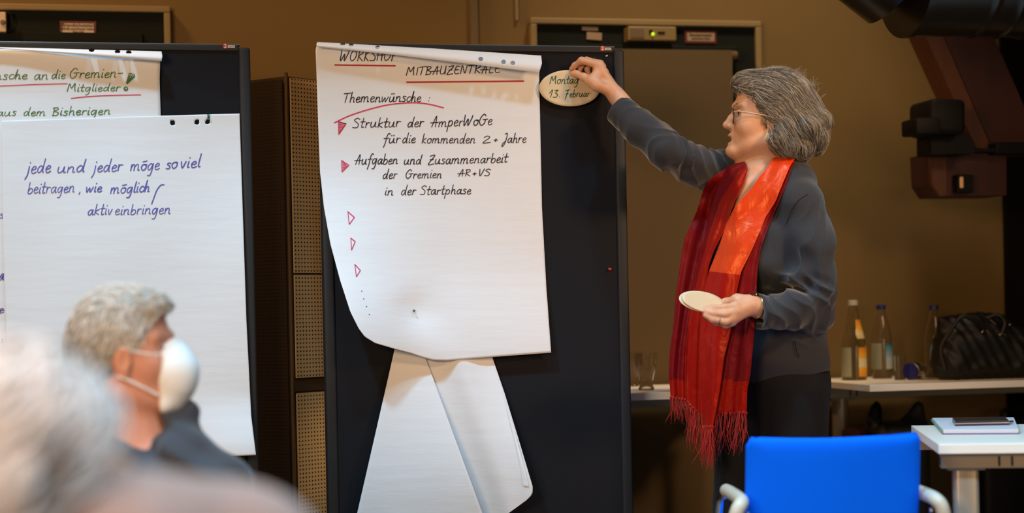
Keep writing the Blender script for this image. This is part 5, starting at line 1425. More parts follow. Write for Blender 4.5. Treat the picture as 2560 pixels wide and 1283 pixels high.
# hem: front hangs lower than the back
h0, h1, h2 = at(1880, 970, 4.84), at(2083, 917, 4.97), at(1840, 962, 5.10)
n_h = np.cross(h1 - h0, h2 - h0); n_h = n_h if n_h[2] < 0 else -n_h
jk.plane(h0, n_h, 0.004)
aU = nrm(elR - shR); aF = nrm(cufR - elR); bU = nrm(elL - shL); bF = nrm(at(1893, 779, 4.7465) - elL)
def folds(P):
    d = np.zeros(len(P))
    def seg(a, b, amp, freq, skew, w, sd):
        nonlocal d
        ba = b - a; L_ = np.linalg.norm(ba); t = ((P - a) @ ba) / L_
        r = np.linalg.norm(P - a - np.outer(t, ba / L_), axis=1)
        m = sstep(0.13, 0.07, r) * sstep(-0.03, 0.03, t) * sstep(L_ + 0.03, L_ - 0.03, t)
        side = (P - a) @ nrm(np.cross(ba, FW)); dep = (P - a) @ FW
        g = np.sin(side * 31 + dep * 17 + sd * 3) * 1.5 + np.sin(t * 23 + dep * 40 + sd) * 1.2
        s = np.sin(t * freq + side * skew + g)
        s2 = np.sin(t * freq * 0.53 - side * skew * 1.3 + dep * 25 + sd)
        msk = 0.35 + 0.65 * sstep(-0.5, 0.7, np.sin(t * 13 + side * 19 - dep * 21 + sd * 2))
        d -= amp * m * msk * (0.75 * (1 - 2 * np.abs(s) ** 0.8) + 0.6 * s2) * w(t / L_)
    seg(shR, elR, 0.0095, 58, 40, lambda u: 0.5 + 0.7 * np.clip(u, 0, 1), 0.3)
    seg(elR, cufR, 0.0085, 52, -36, lambda u: 1.1 - 0.85 * np.clip(u, 0, 1), 1.7)
    seg(shL, elL, 0.0115, 32, 36, lambda u: 0.25 + 1.0 * np.clip(u, 0, 1) ** 2, 2.2)
    seg(elL, at(1893, 779, 4.7465), 0.0125, 46, 40, lambda u: 1.15 - 0.8 * np.clip(u, 0, 1), 0.9)
    z = P[:, 2]; q = (P - at(1935, 760, 4.985)) @ TA.T
    d -= 0.0048 * np.sin(z * 46 + q[:, 0] * 24 + 2 * np.sin(q[:, 1] * 14)) * sstep(1.45, 1.25, z) * sstep(0.86, 0.98, z)
    return d
jk.disp = folds
bbx = [A_(1515, 300, 0.2), at(2105, 600, 4.7), at(1900, 985, 4.65), at(1900, 390, 5.25)]
gx = np.arange(min(p[0] for p in bbx) - 0.02, max(p[0] for p in bbx) + 0.03, 0.0035)
gy = np.arange(4.40, 5.22, 0.0035)
gz = np.arange(h0[2] - 0.03, at(1900, 235, 4.95)[2], 0.0035)
o_jacket = body_mesh('jacket', jk, gx, gy, gz, M_jacket, woman, 1)
jk.disp = None
# seam of the sleeve head and a dart
for nm, pl in (('sleeve_seam', [(1962, 592), (1966, 560), (1978, 527), (1998, 500), (2020, 486)]), ('dart', [(1986, 852), (1989, 868), (1993, 882), (1998, 893)])):
    S_ = spline(pl, 5); dd = jk.trace(S_[:, 0], S_[:, 1], 4.5, 5.3)
    if not np.isnan(dd).any():
        MB().tube([at(x, y, d_ - 0.0004) for (x, y), d_ in zip(S_, dd)], 0.0012, 6).build(nm, M_trouser, o_jacket)

# trousers
tr = Body()
tr.ell(at(1945, 935, 4.985), (0.158, 0.125, 0.15), TA, 0.03)
for hp_, ft_, sd in ((hipL, ftL, 1), (hipR, ftR, -1)):
    kn = (hp_ + ft_) / 2 + tf * 0.015
    tr.chain([hp_, kn, ft_ + [0, 0, -0.01]], [0.104, 0.090, 0.080], 0.03)
tr.plane((0, 0, 0.055), (0, 0, -1), 0.003)
tr.disp = lambda P: -0.0025 * np.sin(P[:, 2] * 30 + P[:, 0] * 30) * sstep(0.8, 0.5, P[:, 2])
tb = [at(1760, 1000, 5.0), at(2100, 1000, 5.0)]
o_tr = body_mesh('trousers', tr, np.arange(tb[0][0] - 0.05, tb[1][0] + 0.05, 0.007), np.arange(4.44, 5.25, 0.007), np.arange(0.03, 1.06, 0.009), M_trouser, woman, 1)
for ft_ in (ftL, ftR):
    sh = Body()
    sh.cap(ft_ - [0, 0, 0.045], ft_ + tf * 0.14 - [0, 0, 0.053], 0.043, 0.036, 0.02)
    sh.plane((0, 0, 0.002), (0, 0, -1), 0.003); sh.plane(ft_ - [0, 0, 0.005], (0, 0, 1), 0.004)
    c = ft_ + tf * 0.06
    body_mesh('shoe', sh, np.arange(c[0] - 0.16, c[0] + 0.16, 0.007), np.arange(c[1] - 0.16, c[1] + 0.16, 0.007), np.arange(-0.01, 0.10, 0.006), M_black, woman, 1)

# ---- scarf
def satin(name, col, hi, rough=0.36):
    m = mat(name, col, rough, 0.0, spec=0.5)
    nt = m.node_tree; b = nt.nodes['Principled BSDF']
    b.inputs['Specular Tint'].default_value = (*hi, 1); b.inputs['Sheen Weight'].default_value = 0.18; b.inputs['Sheen Tint'].default_value = (*hi, 1); b.inputs['Sheen Roughness'].default_value = 0.35
    tc = nt.nodes.new('ShaderNodeTexCoord'); mp = nt.nodes.new('ShaderNodeMapping'); mp.inputs['Scale'].default_value = (1, 1, 0.6)
    n = nt.nodes.new('ShaderNodeTexNoise'); n.inputs['Scale'].default_value = 22; n.inputs['Detail'].default_value = 3; n.inputs['Distortion'].default_value = 0.8
    bp = nt.nodes.new('ShaderNodeBump'); bp.inputs['Strength'].default_value = 0.5; bp.inputs['Distance'].default_value = 0.010
    L = nt.links.new
    L(tc.outputs['Object'], mp.inputs[0]); L(mp.outputs[0], n.inputs['Vector']); L(n.outputs[0], bp.inputs['Height']); L(bp.outputs[0], b.inputs['Normal'])
    return m
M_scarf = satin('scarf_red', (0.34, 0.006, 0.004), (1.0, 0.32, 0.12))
M_scarfo = satin('scarf_orange', (0.66, 0.050, 0.010), (1.0, 0.45, 0.18), 0.3)
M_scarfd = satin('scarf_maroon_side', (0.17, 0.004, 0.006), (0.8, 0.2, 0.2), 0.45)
o_scarf = empty('scarf', at(1800, 800, 4.8), None, None); o_scarf.parent = woman; o_scarf.location = Vector(at(1800, 800, 4.8)) - woman.location
chest = Body()
chest.ell(at(1884, 468, 4.955), (0.095, 0.055, 0.085), TA, 0.035)
chest.cap(at(1868, 470, 4.91), at(1838, 540, 4.885), 0.028, 0.012, 0.03)
chest.cap(neck0, neck1, 0.054, 0.060, 0.03)
chest.ell(at(1900, 560, 4.985), (0.150, 0.110, 0.18), TA, 0.05)
def drape(name, left, right, off, m, folds_=3, amp=0.006, nu=36, nv=110, y_hang=640, ph_=0.0, band=None):
    """a strip of scarf between two traced edges, laid on the jacket and hanging plumb below the bust"""
    Lf, Rg = polyline(left, nv), polyline(right, nv)
    yy = np.linspace(0, 1, nv)
    U = np.linspace(0, 1, nu)
    PX = Lf[None] * (1 - U)[:, None, None] + Rg[None] * U[:, None, None]
    d = jk.trace(PX[..., 0].ravel(), PX[..., 1].ravel(), 4.4, 5.3).reshape(nu, nv)
    d = np.fmin(d, chest.trace(PX[..., 0].ravel(), PX[..., 1].ravel(), 4.4, 5.3).reshape(nu, nv))
    body_d = np.fmin(d, 5.2)
    for j in range(nv):
        c = d[:, j]; okk = ~np.isnan(c)
        if okk.any(): d[:, j] = np.interp(np.arange(nu), np.where(okk)[0], c[okk])
        else: d[:, j] = d[:, j - 1] if j else 4.95
    for _ in range(12):
        d[1:-1] = (d[:-2] + 2 * d[1:-1] + d[2:]) / 4; d[:, 1:-1] = (d[:, :-2] + 2 * d[:, 1:-1] + d[:, 2:]) / 4
    for i in range(nu):
        for j in range(1, nv):
            if PX[i, j, 1] > y_hang: d[i, j] = min(d[i, j], d[i, j - 1] + 0.0006)
    fold = amp * np.sin(2 * math.pi * folds_ * U[:, None] + ph_ + 0.8 * np.sin(yy[None] * 5 + ph_)) * (0.35 + 0.65 * yy[None])
    body_d = np.where(np.isnan(body_d), 5.2, body_d)
    dd = np.minimum(d - off - amp + fold, body_d - 0.005)
    V = [at(PX[i, j, 0], PX[i, j, 1], dd[i, j]) for i in range(nu) for j in range(nv)]
    o = raw(name, V, grid_faces(nu, nv), m, o_scarf, True)
    o.data.flip_normals()
    solidify(o, 0.0016, 0)
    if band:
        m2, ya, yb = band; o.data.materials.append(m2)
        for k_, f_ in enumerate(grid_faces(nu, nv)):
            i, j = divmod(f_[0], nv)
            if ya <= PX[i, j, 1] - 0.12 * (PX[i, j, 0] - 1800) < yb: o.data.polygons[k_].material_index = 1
    return PX, dd
A_left = [(1862, 404), (1827, 412), (1792, 436), (1767, 456), (1760, 471), (1741, 530), (1711, 597), (1700, 664), (1689, 739), (1684, 805), (1675, 875), (1672, 934), (1677, 992)]
A_mid = [(1868, 418), (1850, 432), (1822, 470), (1800, 505), (1788, 545), (1770, 600), (1752, 664), (1735, 739), (1722, 805), (1714, 875), (1712, 934), (1713, 998)]
A_right = [(1869, 424), (1861, 455), (1836, 503), (1828, 530), (1808, 582), (1786, 625), (1772, 664), (1765, 709), (1759, 760), (1758, 805), (1756, 880), (1756, 960), (1756, 1040)]
B_left = [(1934, 394), (1924, 412), (1900, 440), (1879, 470), (1852, 500), (1834, 524), (1816, 560), (1797, 619), (1774, 675), (1762, 717), (1752, 778), (1749, 856), (1750, 949), (1757, 1066)]
B_right = [(1990, 394), (1977, 412), (1958, 455), (1939, 503), (1913, 545), (1902, 575), (1872, 642), (1853, 679), (1842, 728), (1834, 778), (1827, 829), (1811, 895), (1800, 973), (1783, 1066)]
C_left = [(1955, 400), (1948, 430), (1930, 503), (1905, 545), (1890, 575), (1860, 642), (1840, 679), (1828, 728), (1818, 778), (1808, 829), (1795, 895), (1786, 973), (1780, 1035)]
C_right = [(1992, 396), (1980, 418), (1962, 470), (1943, 515), (1928, 548), (1902, 619), (1894, 672), (1891, 717), (1890, 760), (1885, 836), (1876, 934), (1868, 973), (1866, 1031)]
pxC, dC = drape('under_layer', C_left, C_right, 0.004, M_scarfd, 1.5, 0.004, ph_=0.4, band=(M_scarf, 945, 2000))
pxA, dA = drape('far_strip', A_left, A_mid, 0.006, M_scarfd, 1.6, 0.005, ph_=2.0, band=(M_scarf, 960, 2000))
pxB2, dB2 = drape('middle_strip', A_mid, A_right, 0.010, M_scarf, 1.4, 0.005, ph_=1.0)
pxB, dB = drape('near_strip', B_left, B_right, 0.015, M_scarf, 1.2, 0.005, ph_=0.2, band=(M_scarfo, 0, 681))  # upper part in a brighter orange, plain red below
# collar turn of the scarf behind the neck
nb = [at(1975, 416, 4.90), hp(-0.075, -0.135, 0.03), hp(-0.085, -0.130, -0.01), hp(-0.05, -0.130, -0.06), at(1866, 410, 5.03)]
V = []; C_ = spline(nb, 8)
for p in C_:
    for t in np.linspace(-1, 1, 7): V.append(p + np.array([0, 0, 0.030]) * t + (nrm(p - at(1915, 430, 4.98)) * 0.012) * (1 - t * t))
o = raw('neck_wrap', V, grid_faces(len(C_), 7), M_scarf, o_scarf, True); solidify(o, 0.002, 0)
# fringe
fr_s = []; fr_r = []; fr_c = []
def fringe(PX, dd, n, ln, sway):
    for i in range(n):
        u = rng.uniform(0, 1) * (PX.shape[0] - 1); i0 = int(u); f = u - i0; i1 = min(i0 + 1, PX.shape[0] - 1)
        p = PX[i0, -1] * (1 - f) + PX[i1, -1] * f; d = dd[i0, -1] * (1 - f) + dd[i1, -1] * f
        L_ = ln * rng.uniform(0.65, 1.1); sx = rng.normal(sway, 9); w = rng.uniform(4, 12); ph2 = rng.uniform(0, 6.28)
        pts = []
        for t in np.linspace(0, 1, 11):
            pts.append(at(p[0] + sx * t + w * t * math.sin(ph2 + t * 5), p[1] - 4 + L_ * t - 0.1 * abs(w) * t, d + 0.008 * math.sin(ph2 * 2 + t * 4) * t - 0.002))
        fr_s.append(np.array(pts)); fr_r.append(rng.uniform(0.0007, 0.0016)); fr_c.append((0.50, 0.014, 0.008) if rng.random() < 0.7 else (0.26, 0.008, 0.008))
fringe(pxA, dA, 34, 70, 2)
fringe(pxB2, dB2, 60, 118, 8)
fringe(pxB, dB, 60, 105, 2)
fringe(pxC, dC, 60, 105, -4)
for i in range(0, len(fr_s) - 6, 3):       # knotted bundles hang together
    m_ = fr_s[i]
    for k2 in (1, 2):
        if np.linalg.norm(fr_s[i + k2][0] - m_[0]) < 0.03: fr_s[i + k2] = 0.45 * fr_s[i + k2] + 0.55 * m_
o_fr = strands('fringe', fr_s, fr_r, fr_c, hair_mat('fringe_red', 0.5), o_scarf, 4)
o_fr['kind'] = 'stuff'
for PX, dd, n in ((pxA, dA, 6), (pxB2, dB2, 7), (pxB, dB, 5), (pxC, dC, 10)):
    kn = MB()
    for i in np.linspace(0, PX.shape[0] - 1, n).astype(int):
        p = at(PX[i, -1, 0], PX[i, -1, 1] + 2, dd[i, -1] - 0.002)
        kn.tube([p + [0, 0, 0.004], p, p - [0, 0, 0.006]], [0.002, 0.004, 0.002], 6)
    kn.build('fringe_knots', M_scarf, o_scarf, True)

# rings and watch
def ring_at(c, axis, r, nm='ring'):
    A2 = frame(axis)
    MB().tube([c + r * (math.cos(t) * A2[1] + math.sin(t) * A2[2]) for t in np.linspace(0, 2 * math.pi, 25)], 0.0016, 8, cap=False).build(nm, M_gold, woman, True)
ring_at(h(1799, 803.5, 4.695), h(1783, 800, 4.698) - h(1814, 805, 4.694), 0.0100)
ring_at(A_(1484, 154.5, 0.058), A_(1466, 150, 0.046) - A_(1501, 160, 0.070), 0.0118)
wd = nrm(wrL - at(1925, 772, 4.765)); wc = at(1893, 768, 4.748)
W = frame(wd)
wt = MB()
wt.tube([wc + 0.031 * (math.cos(t) * W[1] + math.sin(t) * W[2]) for t in np.linspace(0, 2 * math.pi, 33)], 0.0035, 8, cap=False)
o_w = wt.build('wristwatch', M_gold, woman, True)
tc_ = at(1886, 739, 4.740)
MB().lathe(tc_, [(0.0, 0.0), (0.011, 0.0005), (0.0125, 0.003), (0.011, 0.006), (0.0, 0.0065)], 20, nrm(tc_ - wc)).build('watch_case', mat('watch_dark', (0.1, 0.07, 0.03), 0.25, 0.8), o_w, True)

# ------------------------------------------------------------------ cards
M_card = mat('card_cream', (0.72, 0.58, 0.37), 0.7, noise=(90, 0.05))
def oval(name, fn, label, group, m=M_card, t=0.0006):
    V = []
    nr, na = 8, 64
    V.append(fn(0, 0))
    for i in range(1, nr + 1):
        for j in range(na):
            a = 2 * math.pi * j / na; V.append(fn(i / nr * math.cos(a), i / nr * math.sin(a)))
    F = [(0, 1 + j, 1 + (j + 1) % na) for j in range(na)]
    for i in range(nr - 1):
        for j in range(na):
            a, b = 1 + i * na + j, 1 + i * na + (j + 1) % na
            F.append((a, a + na, b + na, b))
    o = raw(name, V, F, m, None, True); solidify(o, t, 0)
    return tag(o, label, 'card', group)
CY = YB - 0.020
f_card = lambda c, s: on_y(1424 + 76 * c + 2.0 * s, 220.5 + 45.5 * s - 0.6 * c, CY)
card = oval('oval_card', f_card, 'cream oval card reading Montag 13. Februar, pinched against the pinboard', 'oval cards')
S_card = Sheet(lambda x, y: 0.0, CY)
ink_words(S_card, [write('Montag', 1374, 1446, 210, 208, 10.5, 1.9), write('13.', 1372, 1402, 244, 243, 10.5, 1.9), write('7ebruar', 1412, 1474, 243, 242, 9.5, 1.9)], mat('marker_dark_green', (0.012, 0.10, 0.05), 0.6), card)
f2 = lambda c, s, da=0.0, ox=0, oy=0, od=0: at(1756 + ox + 57 * c - 6 * s, 754 + oy + 14 * c + 24.5 * s + da * c, 4.7275 + 0.045 * c - 0.035 * s + od)
oval('oval_card', lambda c, s: f2(c, s, -2.5, -1, 0.5, 0.0022), 'blank cream oval card at the back of the pair held at the scarf', 'oval cards')
oval('oval_card', lambda c, s: f2(c * 0.93, s * 0.93, 1.5, 3, 1.5, -0.0012), 'blank cream oval card at the front of the pair held at the scarf', 'oval cards')
# ------------------------------------------------------------------ the seated man with the mask
MD = 3.5
KM = FPX / MD
man = empty('person', (*at(340, 1283, MD + 0.02)[:2], 0), 'seated person with short grey hair, white face mask and dark pullover before the left pinboard', 'person')
MC = at(299, 893, MD)
t_ = math.radians(4)
mf = CR * math.cos(t_) + FW * math.sin(t_); ml = FW * math.cos(t_) - CR * math.sin(t_); mu = CU
MA = np.array([mf, mu, ml])
def mp_(a, b, c=0.0): return MC + a * mf + b * mu + c * ml        # c < 0 is the side towards the camera
M_skin2 = skin_mat('skin_ruddy', (0.62, 0.27, 0.165))
mb = Body()
mb.ell(mp_(0.006, 0.036), (0.098, 0.100, 0.076), MA, 0.02)
mb.ell(mp_(0.050, -0.030), (0.058, 0.086, 0.062), MA, 0.03)
for sd in (-1, 1):
    mb.cap(mp_(0.012, -0.070, 0.054 * sd), mp_(0.100, -0.096, 0.014 * sd), 0.021, 0.017, 0.025)
    mb.ell(mp_(0.066, -0.018, 0.042 * sd), (0.030, 0.026, 0.021), MA, 0.02)
    mb.cap(mp_(0.1005, 0.043, 0.004 * sd), mp_(0.078, 0.041, 0.046 * sd), 0.010, 0.010, 0.012)
    mb.ell(mp_(0.102, 0.021, 0.034 * sd), (0.017, 0.013, 0.019), MA, 0.014, '-')
    mb.ell(mp_(0.0815, 0.020, 0.032 * sd), (0.0125, 0.0125, 0.0135), MA, 0.003)
    # ears
    mb.ell(mp_(0.016, -0.006, 0.074 * sd), (0.019, 0.033, 0.010), np.array([mf * 0.95 - ml * 0.3 * sd, mu, ml * sd]), 0.006)
    mb.ell(mp_(0.022, -0.004, 0.084 * sd), (0.010, 0.019, 0.006), MA, 0.004, '-')
    mb.ell(mp_(0.022, -0.036, 0.072 * sd), (0.010, 0.011, 0.007), MA, 0.006)
mb.ell(mp_(0.104, -0.096), (0.024, 0.019, 0.024), MA, 0.016)
mb.chain([mp_(0.0985, 0.028), mp_(0.114, 0.006), mp_(0.130, -0.0145)], [0.009, 0.0095, 0.012], 0.010)
mb.ell(mp_(0.100, -0.055), (0.022, 0.026, 0.026), MA, 0.016)
mb.cap(mp_(-0.004, -0.07), at(330, 1080, MD + 0.01), 0.058, 0.064, 0.03)
# torso faces the camera, shoulders across the picture
sx = nrm(CR * 0.97 - FW * 0.24); sx[2] = 0; sx = nrm(sx); sy = np.array([-sx[1], sx[0], 0]); SA = np.array([sx, sy, [0, 0, 1]])
tc0 = at(320, 1300, MD + 0.03)
mb.ell(tc0, (0.155, 0.100, 0.20), SA, 0.03)
mb.cap(at(200, 1170, MD + 0.10), at(430, 1185, MD + 0.0), 0.05, 0.05, 0.04)
hipz = 0.50
mb.ell((tc0[0], tc0[1], 0.66), (0.16, 0.12, 0.22), SA, 0.05)
sR, sLm = at(130, 1190, MD + 0.12), at(545, 1222, MD - 0.04)
eR = at(60, 1430, MD + 0.05); eL = at(640, 1440, MD - 0.07)
wR_, wL_ = eR + sx * 0.12 - sy * 0.20 + [0, 0, 0.0], eL - sx * 0.14 - sy * 0.20
for s0, e0, w0, dd in ((sR, eR, wR_, 1), (sLm, eL, wL_, -1)):
    mb.chain([s0 - np.array([0, 0, 0.01]), e0, w0], [0.048, 0.042, 0.032], 0.02)
    hd = nrm(w0 - e0)
    mb.cap(w0, w0 + hd * 0.08, 0.032, 0.034, 0.015)
    acr = nrm(np.cross(hd, [0, 0, 1.0]))
    for k in range(4):
        b0 = w0 + hd * 0.095 + acr * (k - 1.5) * 0.019
        ln_ = (0.060, 0.070, 0.066, 0.052)[k]
        mb.chain([b0, b0 + hd * ln_ * 0.55 - np.array([0, 0, 0.008]), b0 + hd * ln_ - np.array([0, 0, 0.026])], [0.010, 0.009, 0.0075], 0.006)
    mb.chain([w0 + hd * 0.03 + acr * 0.026 * dd, w0 + hd * 0.07 + acr * 0.050 * dd, w0 + hd * 0.11 + acr * 0.052 * dd], [0.014, 0.011, 0.009], 0.008)
for sd in (-1, 1):
    h0 = np.array([*(np.array([tc0[0], tc0[1]]) + sx[:2] * 0.10 * sd), 0.50]); k0 = h0 - sy * 0.42 + sx * 0.05 * sd + [0, 0, 0.0]; f0 = np.array([k0[0], k0[1], 0.09])
    mb.chain([h0, k0, f0], [0.070, 0.052, 0.038], 0.03)
    mb.cap(f0 - [0, 0, 0.045], f0 - sy * 0.12 - [0, 0, 0.055], 0.034, 0.028, 0.02)
ms = MC
Xm = axis_steps((sR[0] - 0.25, mp_(-0.13, 0)[0], 0.010), (mp_(-0.13, 0)[0], mp_(0.16, 0)[0], 0.0036), (mp_(0.16, 0)[0], eL[0] + 0.15, 0.008))
Ym = axis_steps((tc0[1] - 0.78, MC[1] - 0.12, 0.010), (MC[1] - 0.12, MC[1] + 0.12, 0.0042), (MC[1] + 0.12, tc0[1] + 0.30, 0.010))
Zm = axis_steps((0.0, 0.62, 0.011), (0.62, at(330, 1120, MD)[2], 0.008), (at(330, 1120, MD)[2], mp_(0, 0.17)[2], 0.0036))
body_mesh('body', mb, Xm, Ym, Zm, M_skin2, man, 1)
for sd in (-1, 1):
    MB().lathe(mp_(0.0815, 0.020, 0.032 * sd), [(0.0, 0.0137), (0.003, 0.0134), (0.0055, 0.0126)], 16, nrm(mf * 0.95 + ml * 0.25 * sd)).build('iris', M_iris, man, True)
# hair
mh = Body()
mh.ell(mp_(0.000, 0.046), (0.104, 0.104, 0.083), MA, 0.02)
mh.ell(mp_(-0.042, -0.004), (0.064, 0.080, 0.074), MA, 0.03)
mh.ell(mp_(0.055, 0.104), (0.052, 0.034, 0.055), MA, 0.03)
mh.ell(mp_(0.122, -0.030), (0.080, 0.134, 0.16), MA, 0.010, '-')
mh.ell(mp_(0.050, -0.075), (0.074, 0.088, 0.16), MA, 0.012, '-')
mh.ell(mp_(0.020, -0.012, -0.085), (0.022, 0.036, 0.030), MA, 0.006, '-')
mh.ell(mp_(0.020, -0.012, 0.085), (0.022, 0.036, 0.030), MA, 0.006, '-')
bx = np.stack([mp_(a, b, c) for a in (0.14, -0.13) for b in (-0.12, 0.17) for c in (-0.11, 0.11)])
g_ = [np.arange(bx[:, i].min(), bx[:, i].max(), 0.004) for i in range(3)]
mho = body_mesh('hair', mh, *g_, mat('hair_under_grey', (0.34, 0.30, 0.24), 0.6, noise=(50, 0.3)), man, 1)
co = np.zeros(len(mho.data.vertices) * 3, np.float32); mho.data.vertices.foreach_get('co', co); co = co.reshape(-1, 3).astype(float)
q = (co - MC) @ MA.T
sel = np.where(q[:, 2] < 0.05)[0]
N = 1500
st = co[rng.choice(sel, N)]; ph = rng.uniform(0, 6.28, N)
def mflow(P, s):
    q = (P - MC) @ MA.T
    fwd = sstep(0.03, 0.10, q[:, 0]) * sstep(0.05, 0.10, q[:, 1])
    return mf[None] * (0.9 * fwd - 0.25 + 0.35 * np.sin(ph))[:, None] + mu[None] * (-0.9 + 0.9 * sstep(0.06, 0.13, q[:, 1]) + 0.3 * np.sin(ph * 2.3))[:, None] + ml[None] * (0.4 * np.sin(ph * 3.7))[:, None]
PTS = grow(mh, st, mflow, 8, rng.uniform(0.002, 0.0036, N), np.full((N, 8), 0.001) + np.linspace(0, 1, 8)[None] * rng.uniform(0.001, 0.007, N)[:, None])
qs = (st - MC) @ MA.T
lit_top = sstep(-0.05, 0.09, qs[:, 1] + 0.45 * qs[:, 0])  # paler top, darker back: the overhead light is put into the tuft colour
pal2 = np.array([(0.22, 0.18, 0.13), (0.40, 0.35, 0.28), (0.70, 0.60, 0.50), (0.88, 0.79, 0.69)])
ci = np.clip((lit_top * 3.2 + rng.normal(0, 0.8, N)).round(), 0, 3).astype(int)
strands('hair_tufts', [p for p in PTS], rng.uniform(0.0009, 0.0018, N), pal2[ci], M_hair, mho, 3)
# mask
mk = Body()
mk.ell(mp_(0.106, -0.032), (0.046, 0.066, 0.056), MA, 0.02)
mk.cap(mp_(0.112, 0.016), mp_(0.128, -0.03), 0.016, 0.026, 0.03)
mk.cap(mp_(0.126, -0.03, -0.01), mp_(0.120, -0.062, 0.01), 0.030, 0.026, 0.03)
mk.cap(mp_(0.094, -0.100, -0.03), mp_(0.094, -0.100, 0.03), 0.015, 0.015, 0.03)
mk.cap(mp_(0.118, -0.060, -0.01), mp_(0.108, -0.104, 0.0), 0.028, 0.016, 0.03)
mk.plane(mp_(0.086, -0.03), -mf - 0.02 * mu, 0.004)
bx = np.stack([mp_(a, b, c) for a in (0.06, 0.18) for b in (-0.13, 0.06) for c in (-0.08, 0.08)])
g_ = [np.arange(bx[:, i].min(), bx[:, i].max(), 0.0036) for i in range(3)]
M_mask = mat('mask_white', (0.80, 0.79, 0.74), 0.8)
mko = body_mesh('face_mask', mk, *g_, M_mask, man, 1)
for sd in (-1, 1):
    MB().tube(spline([mp_(0.088, 0.006, 0.052 * sd), mp_(0.055, 0.010, 0.068 * sd), mp_(0.020, 0.020, 0.078 * sd), mp_(0.004, 0.026, 0.076 * sd)], 6), 0.0026, 8).build('ear_loop', M_mask, mko, True)
    MB().tube(spline([mp_(0.088, -0.078, 0.050 * sd), mp_(0.060, -0.062, 0.064 * sd), mp_(0.030, -0.046, 0.075 * sd), mp_(0.008, -0.036, 0.078 * sd)], 6), 0.0026, 8).build('ear_loop', M_mask, mko, True)
MB().tube([mp_(0.126, -0.055, -0.045), mp_(0.150, -0.040, -0.02), mp_(0.156, -0.036, 0.0), mp_(0.150, -0.040, 0.02)], 0.0008, 6).build('mask_seam', M_mask, mko, True)
# pullover
M_pull = cloth('pullover_grey', (0.045, 0.045, 0.050), weave=600)
pv = Body()
pv.ell(tc0, (0.185, 0.125, 0.235), SA, 0.04)
pv.cap(at(170, 1165, MD + 0.10), at(455, 1152, MD - 0.02), 0.072, 0.072, 0.05)
pv.cap(at(372, 1070, MD + 0.04), at(452, 1048, MD + 0.02), 0.040, 0.042, 0.035)       # raised collar on the far side
pv.cap(at(255, 1085, MD + 0.05), at(300, 1090, MD + 0.02), 0.052, 0.052, 0.035)
pv.ell((tc0[0], tc0[1], 0.66), (0.18, 0.14, 0.24), SA, 0.05)
for s0, e0, w0 in ((sR, eR, wR_), (sLm, eL, wL_)):
    pv.chain([s0, e0, w0], [0.074, 0.066, 0.046], 0.035)
pv.cap(mp_(0.0, -0.09), at(340, 1075, MD + 0.0), 0.062, 0.066, 0.012, '-')
pv.cap(at(362, 1075, MD - 0.08), at(378, 1140, MD - 0.10), 0.045, 0.018, 0.008, '-')
def mfold(P):
    q = (P - sLm) @ SA.T
    return -0.0045 * np.sin(q[:, 2] * 95 + q[:, 0] * 60 + 2 * np.sin(q[:, 1] * 22)) * (0.4 + 0.6 * sstep(-0.2, 0.05, q[:, 2]))
pv.disp = mfold
body_mesh('pullover', pv, np.arange(sR[0] - 0.18, eL[0] + 0.13, 0.007), np.arange(tc0[1] - 0.40, tc0[1] + 0.30, 0.008), np.arange(0.42, at(437, 985, MD)[2] + 0.02, 0.007), M_pull, man, 1)
tz = Body()
tz.ell((tc0[0], tc0[1], 0.52), (0.17, 0.14, 0.12), SA, 0.05)
for sd in (-1, 1):
    h0 = np.array([*(np.array([tc0[0], tc0[1]]) + sx[:2] * 0.10 * sd), 0.50]); k0 = h0 - sy * 0.42 + sx * 0.05 * sd; f0 = np.array([k0[0], k0[1], 0.07])
    tz.chain([h0, k0, f0], [0.090, 0.072, 0.060], 0.03)
    sh = Body(); fz = np.array([k0[0], k0[1], 0.09])
    sh.cap(fz - [0, 0, 0.045], fz - sy * 0.13 - [0, 0, 0.052], 0.043, 0.037, 0.02); sh.plane((0, 0, 0.002), (0, 0, -1), 0.003); sh.plane((0, 0, 0.085), (0, 0, 1), 0.004)
    cc = fz - sy * 0.06
    body_mesh('shoe', sh, np.arange(cc[0] - 0.15, cc[0] + 0.15, 0.008), np.arange(cc[1] - 0.15, cc[1] + 0.15, 0.008), np.arange(-0.01, 0.10, 0.007), M_black, man, 1)
body_mesh('trousers', tz, np.arange(tc0[0] - 0.40, tc0[0] + 0.40, 0.010), np.arange(tc0[1] - 0.62, tc0[1] + 0.22, 0.010), np.arange(0.04, 0.68, 0.010), M_trouser, man, 1)

# ------------------------------------------------------------------ the blurred listener nearest the camera
ND = 1.62
lis = empty('person', (*at(250, 1500, ND + 0.05)[:2], 0), 'out-of-focus seated person with pale grey hair and mauve knitwear in the lower left corner', 'person')
LC = at(52, 1196, ND)
lfw = nrm(CR * 0.72 + FW * 0.69); lfw[2] = 0; lfw = nrm(lfw); llf = np.cross([0, 0, 1.0], lfw); LA = np.array([lfw, [0, 0, 1.0], -np.cross(lfw, [0, 0, 1.0])])
lu = np.array([0, 0, 1.0]); ls = np.cross(lfw, lu)     # ls: their right, towards the camera
def lp(a, b, c=0.0): return LC + a * lfw + b * lu + c * ls
M_skin3 = skin_mat('skin_light', (0.60, 0.32, 0.20))
lb = Body()
LA = np.array([lfw, lu, ls])
lb.ell(lp(0.0, 0.02), (0.092, 0.092, 0.074), LA, 0.02)
lb.ell(lp(0.05, -0.03), (0.052, 0.080, 0.058), LA, 0.03)
lb.ell(lp(0.095, -0.085), (0.022, 0.018, 0.022), LA, 0.016)
lb.chain([lp(0.094, 0.02), lp(0.108, 0.004), lp(0.122, -0.014)], [0.008, 0.009, 0.0105], 0.010)
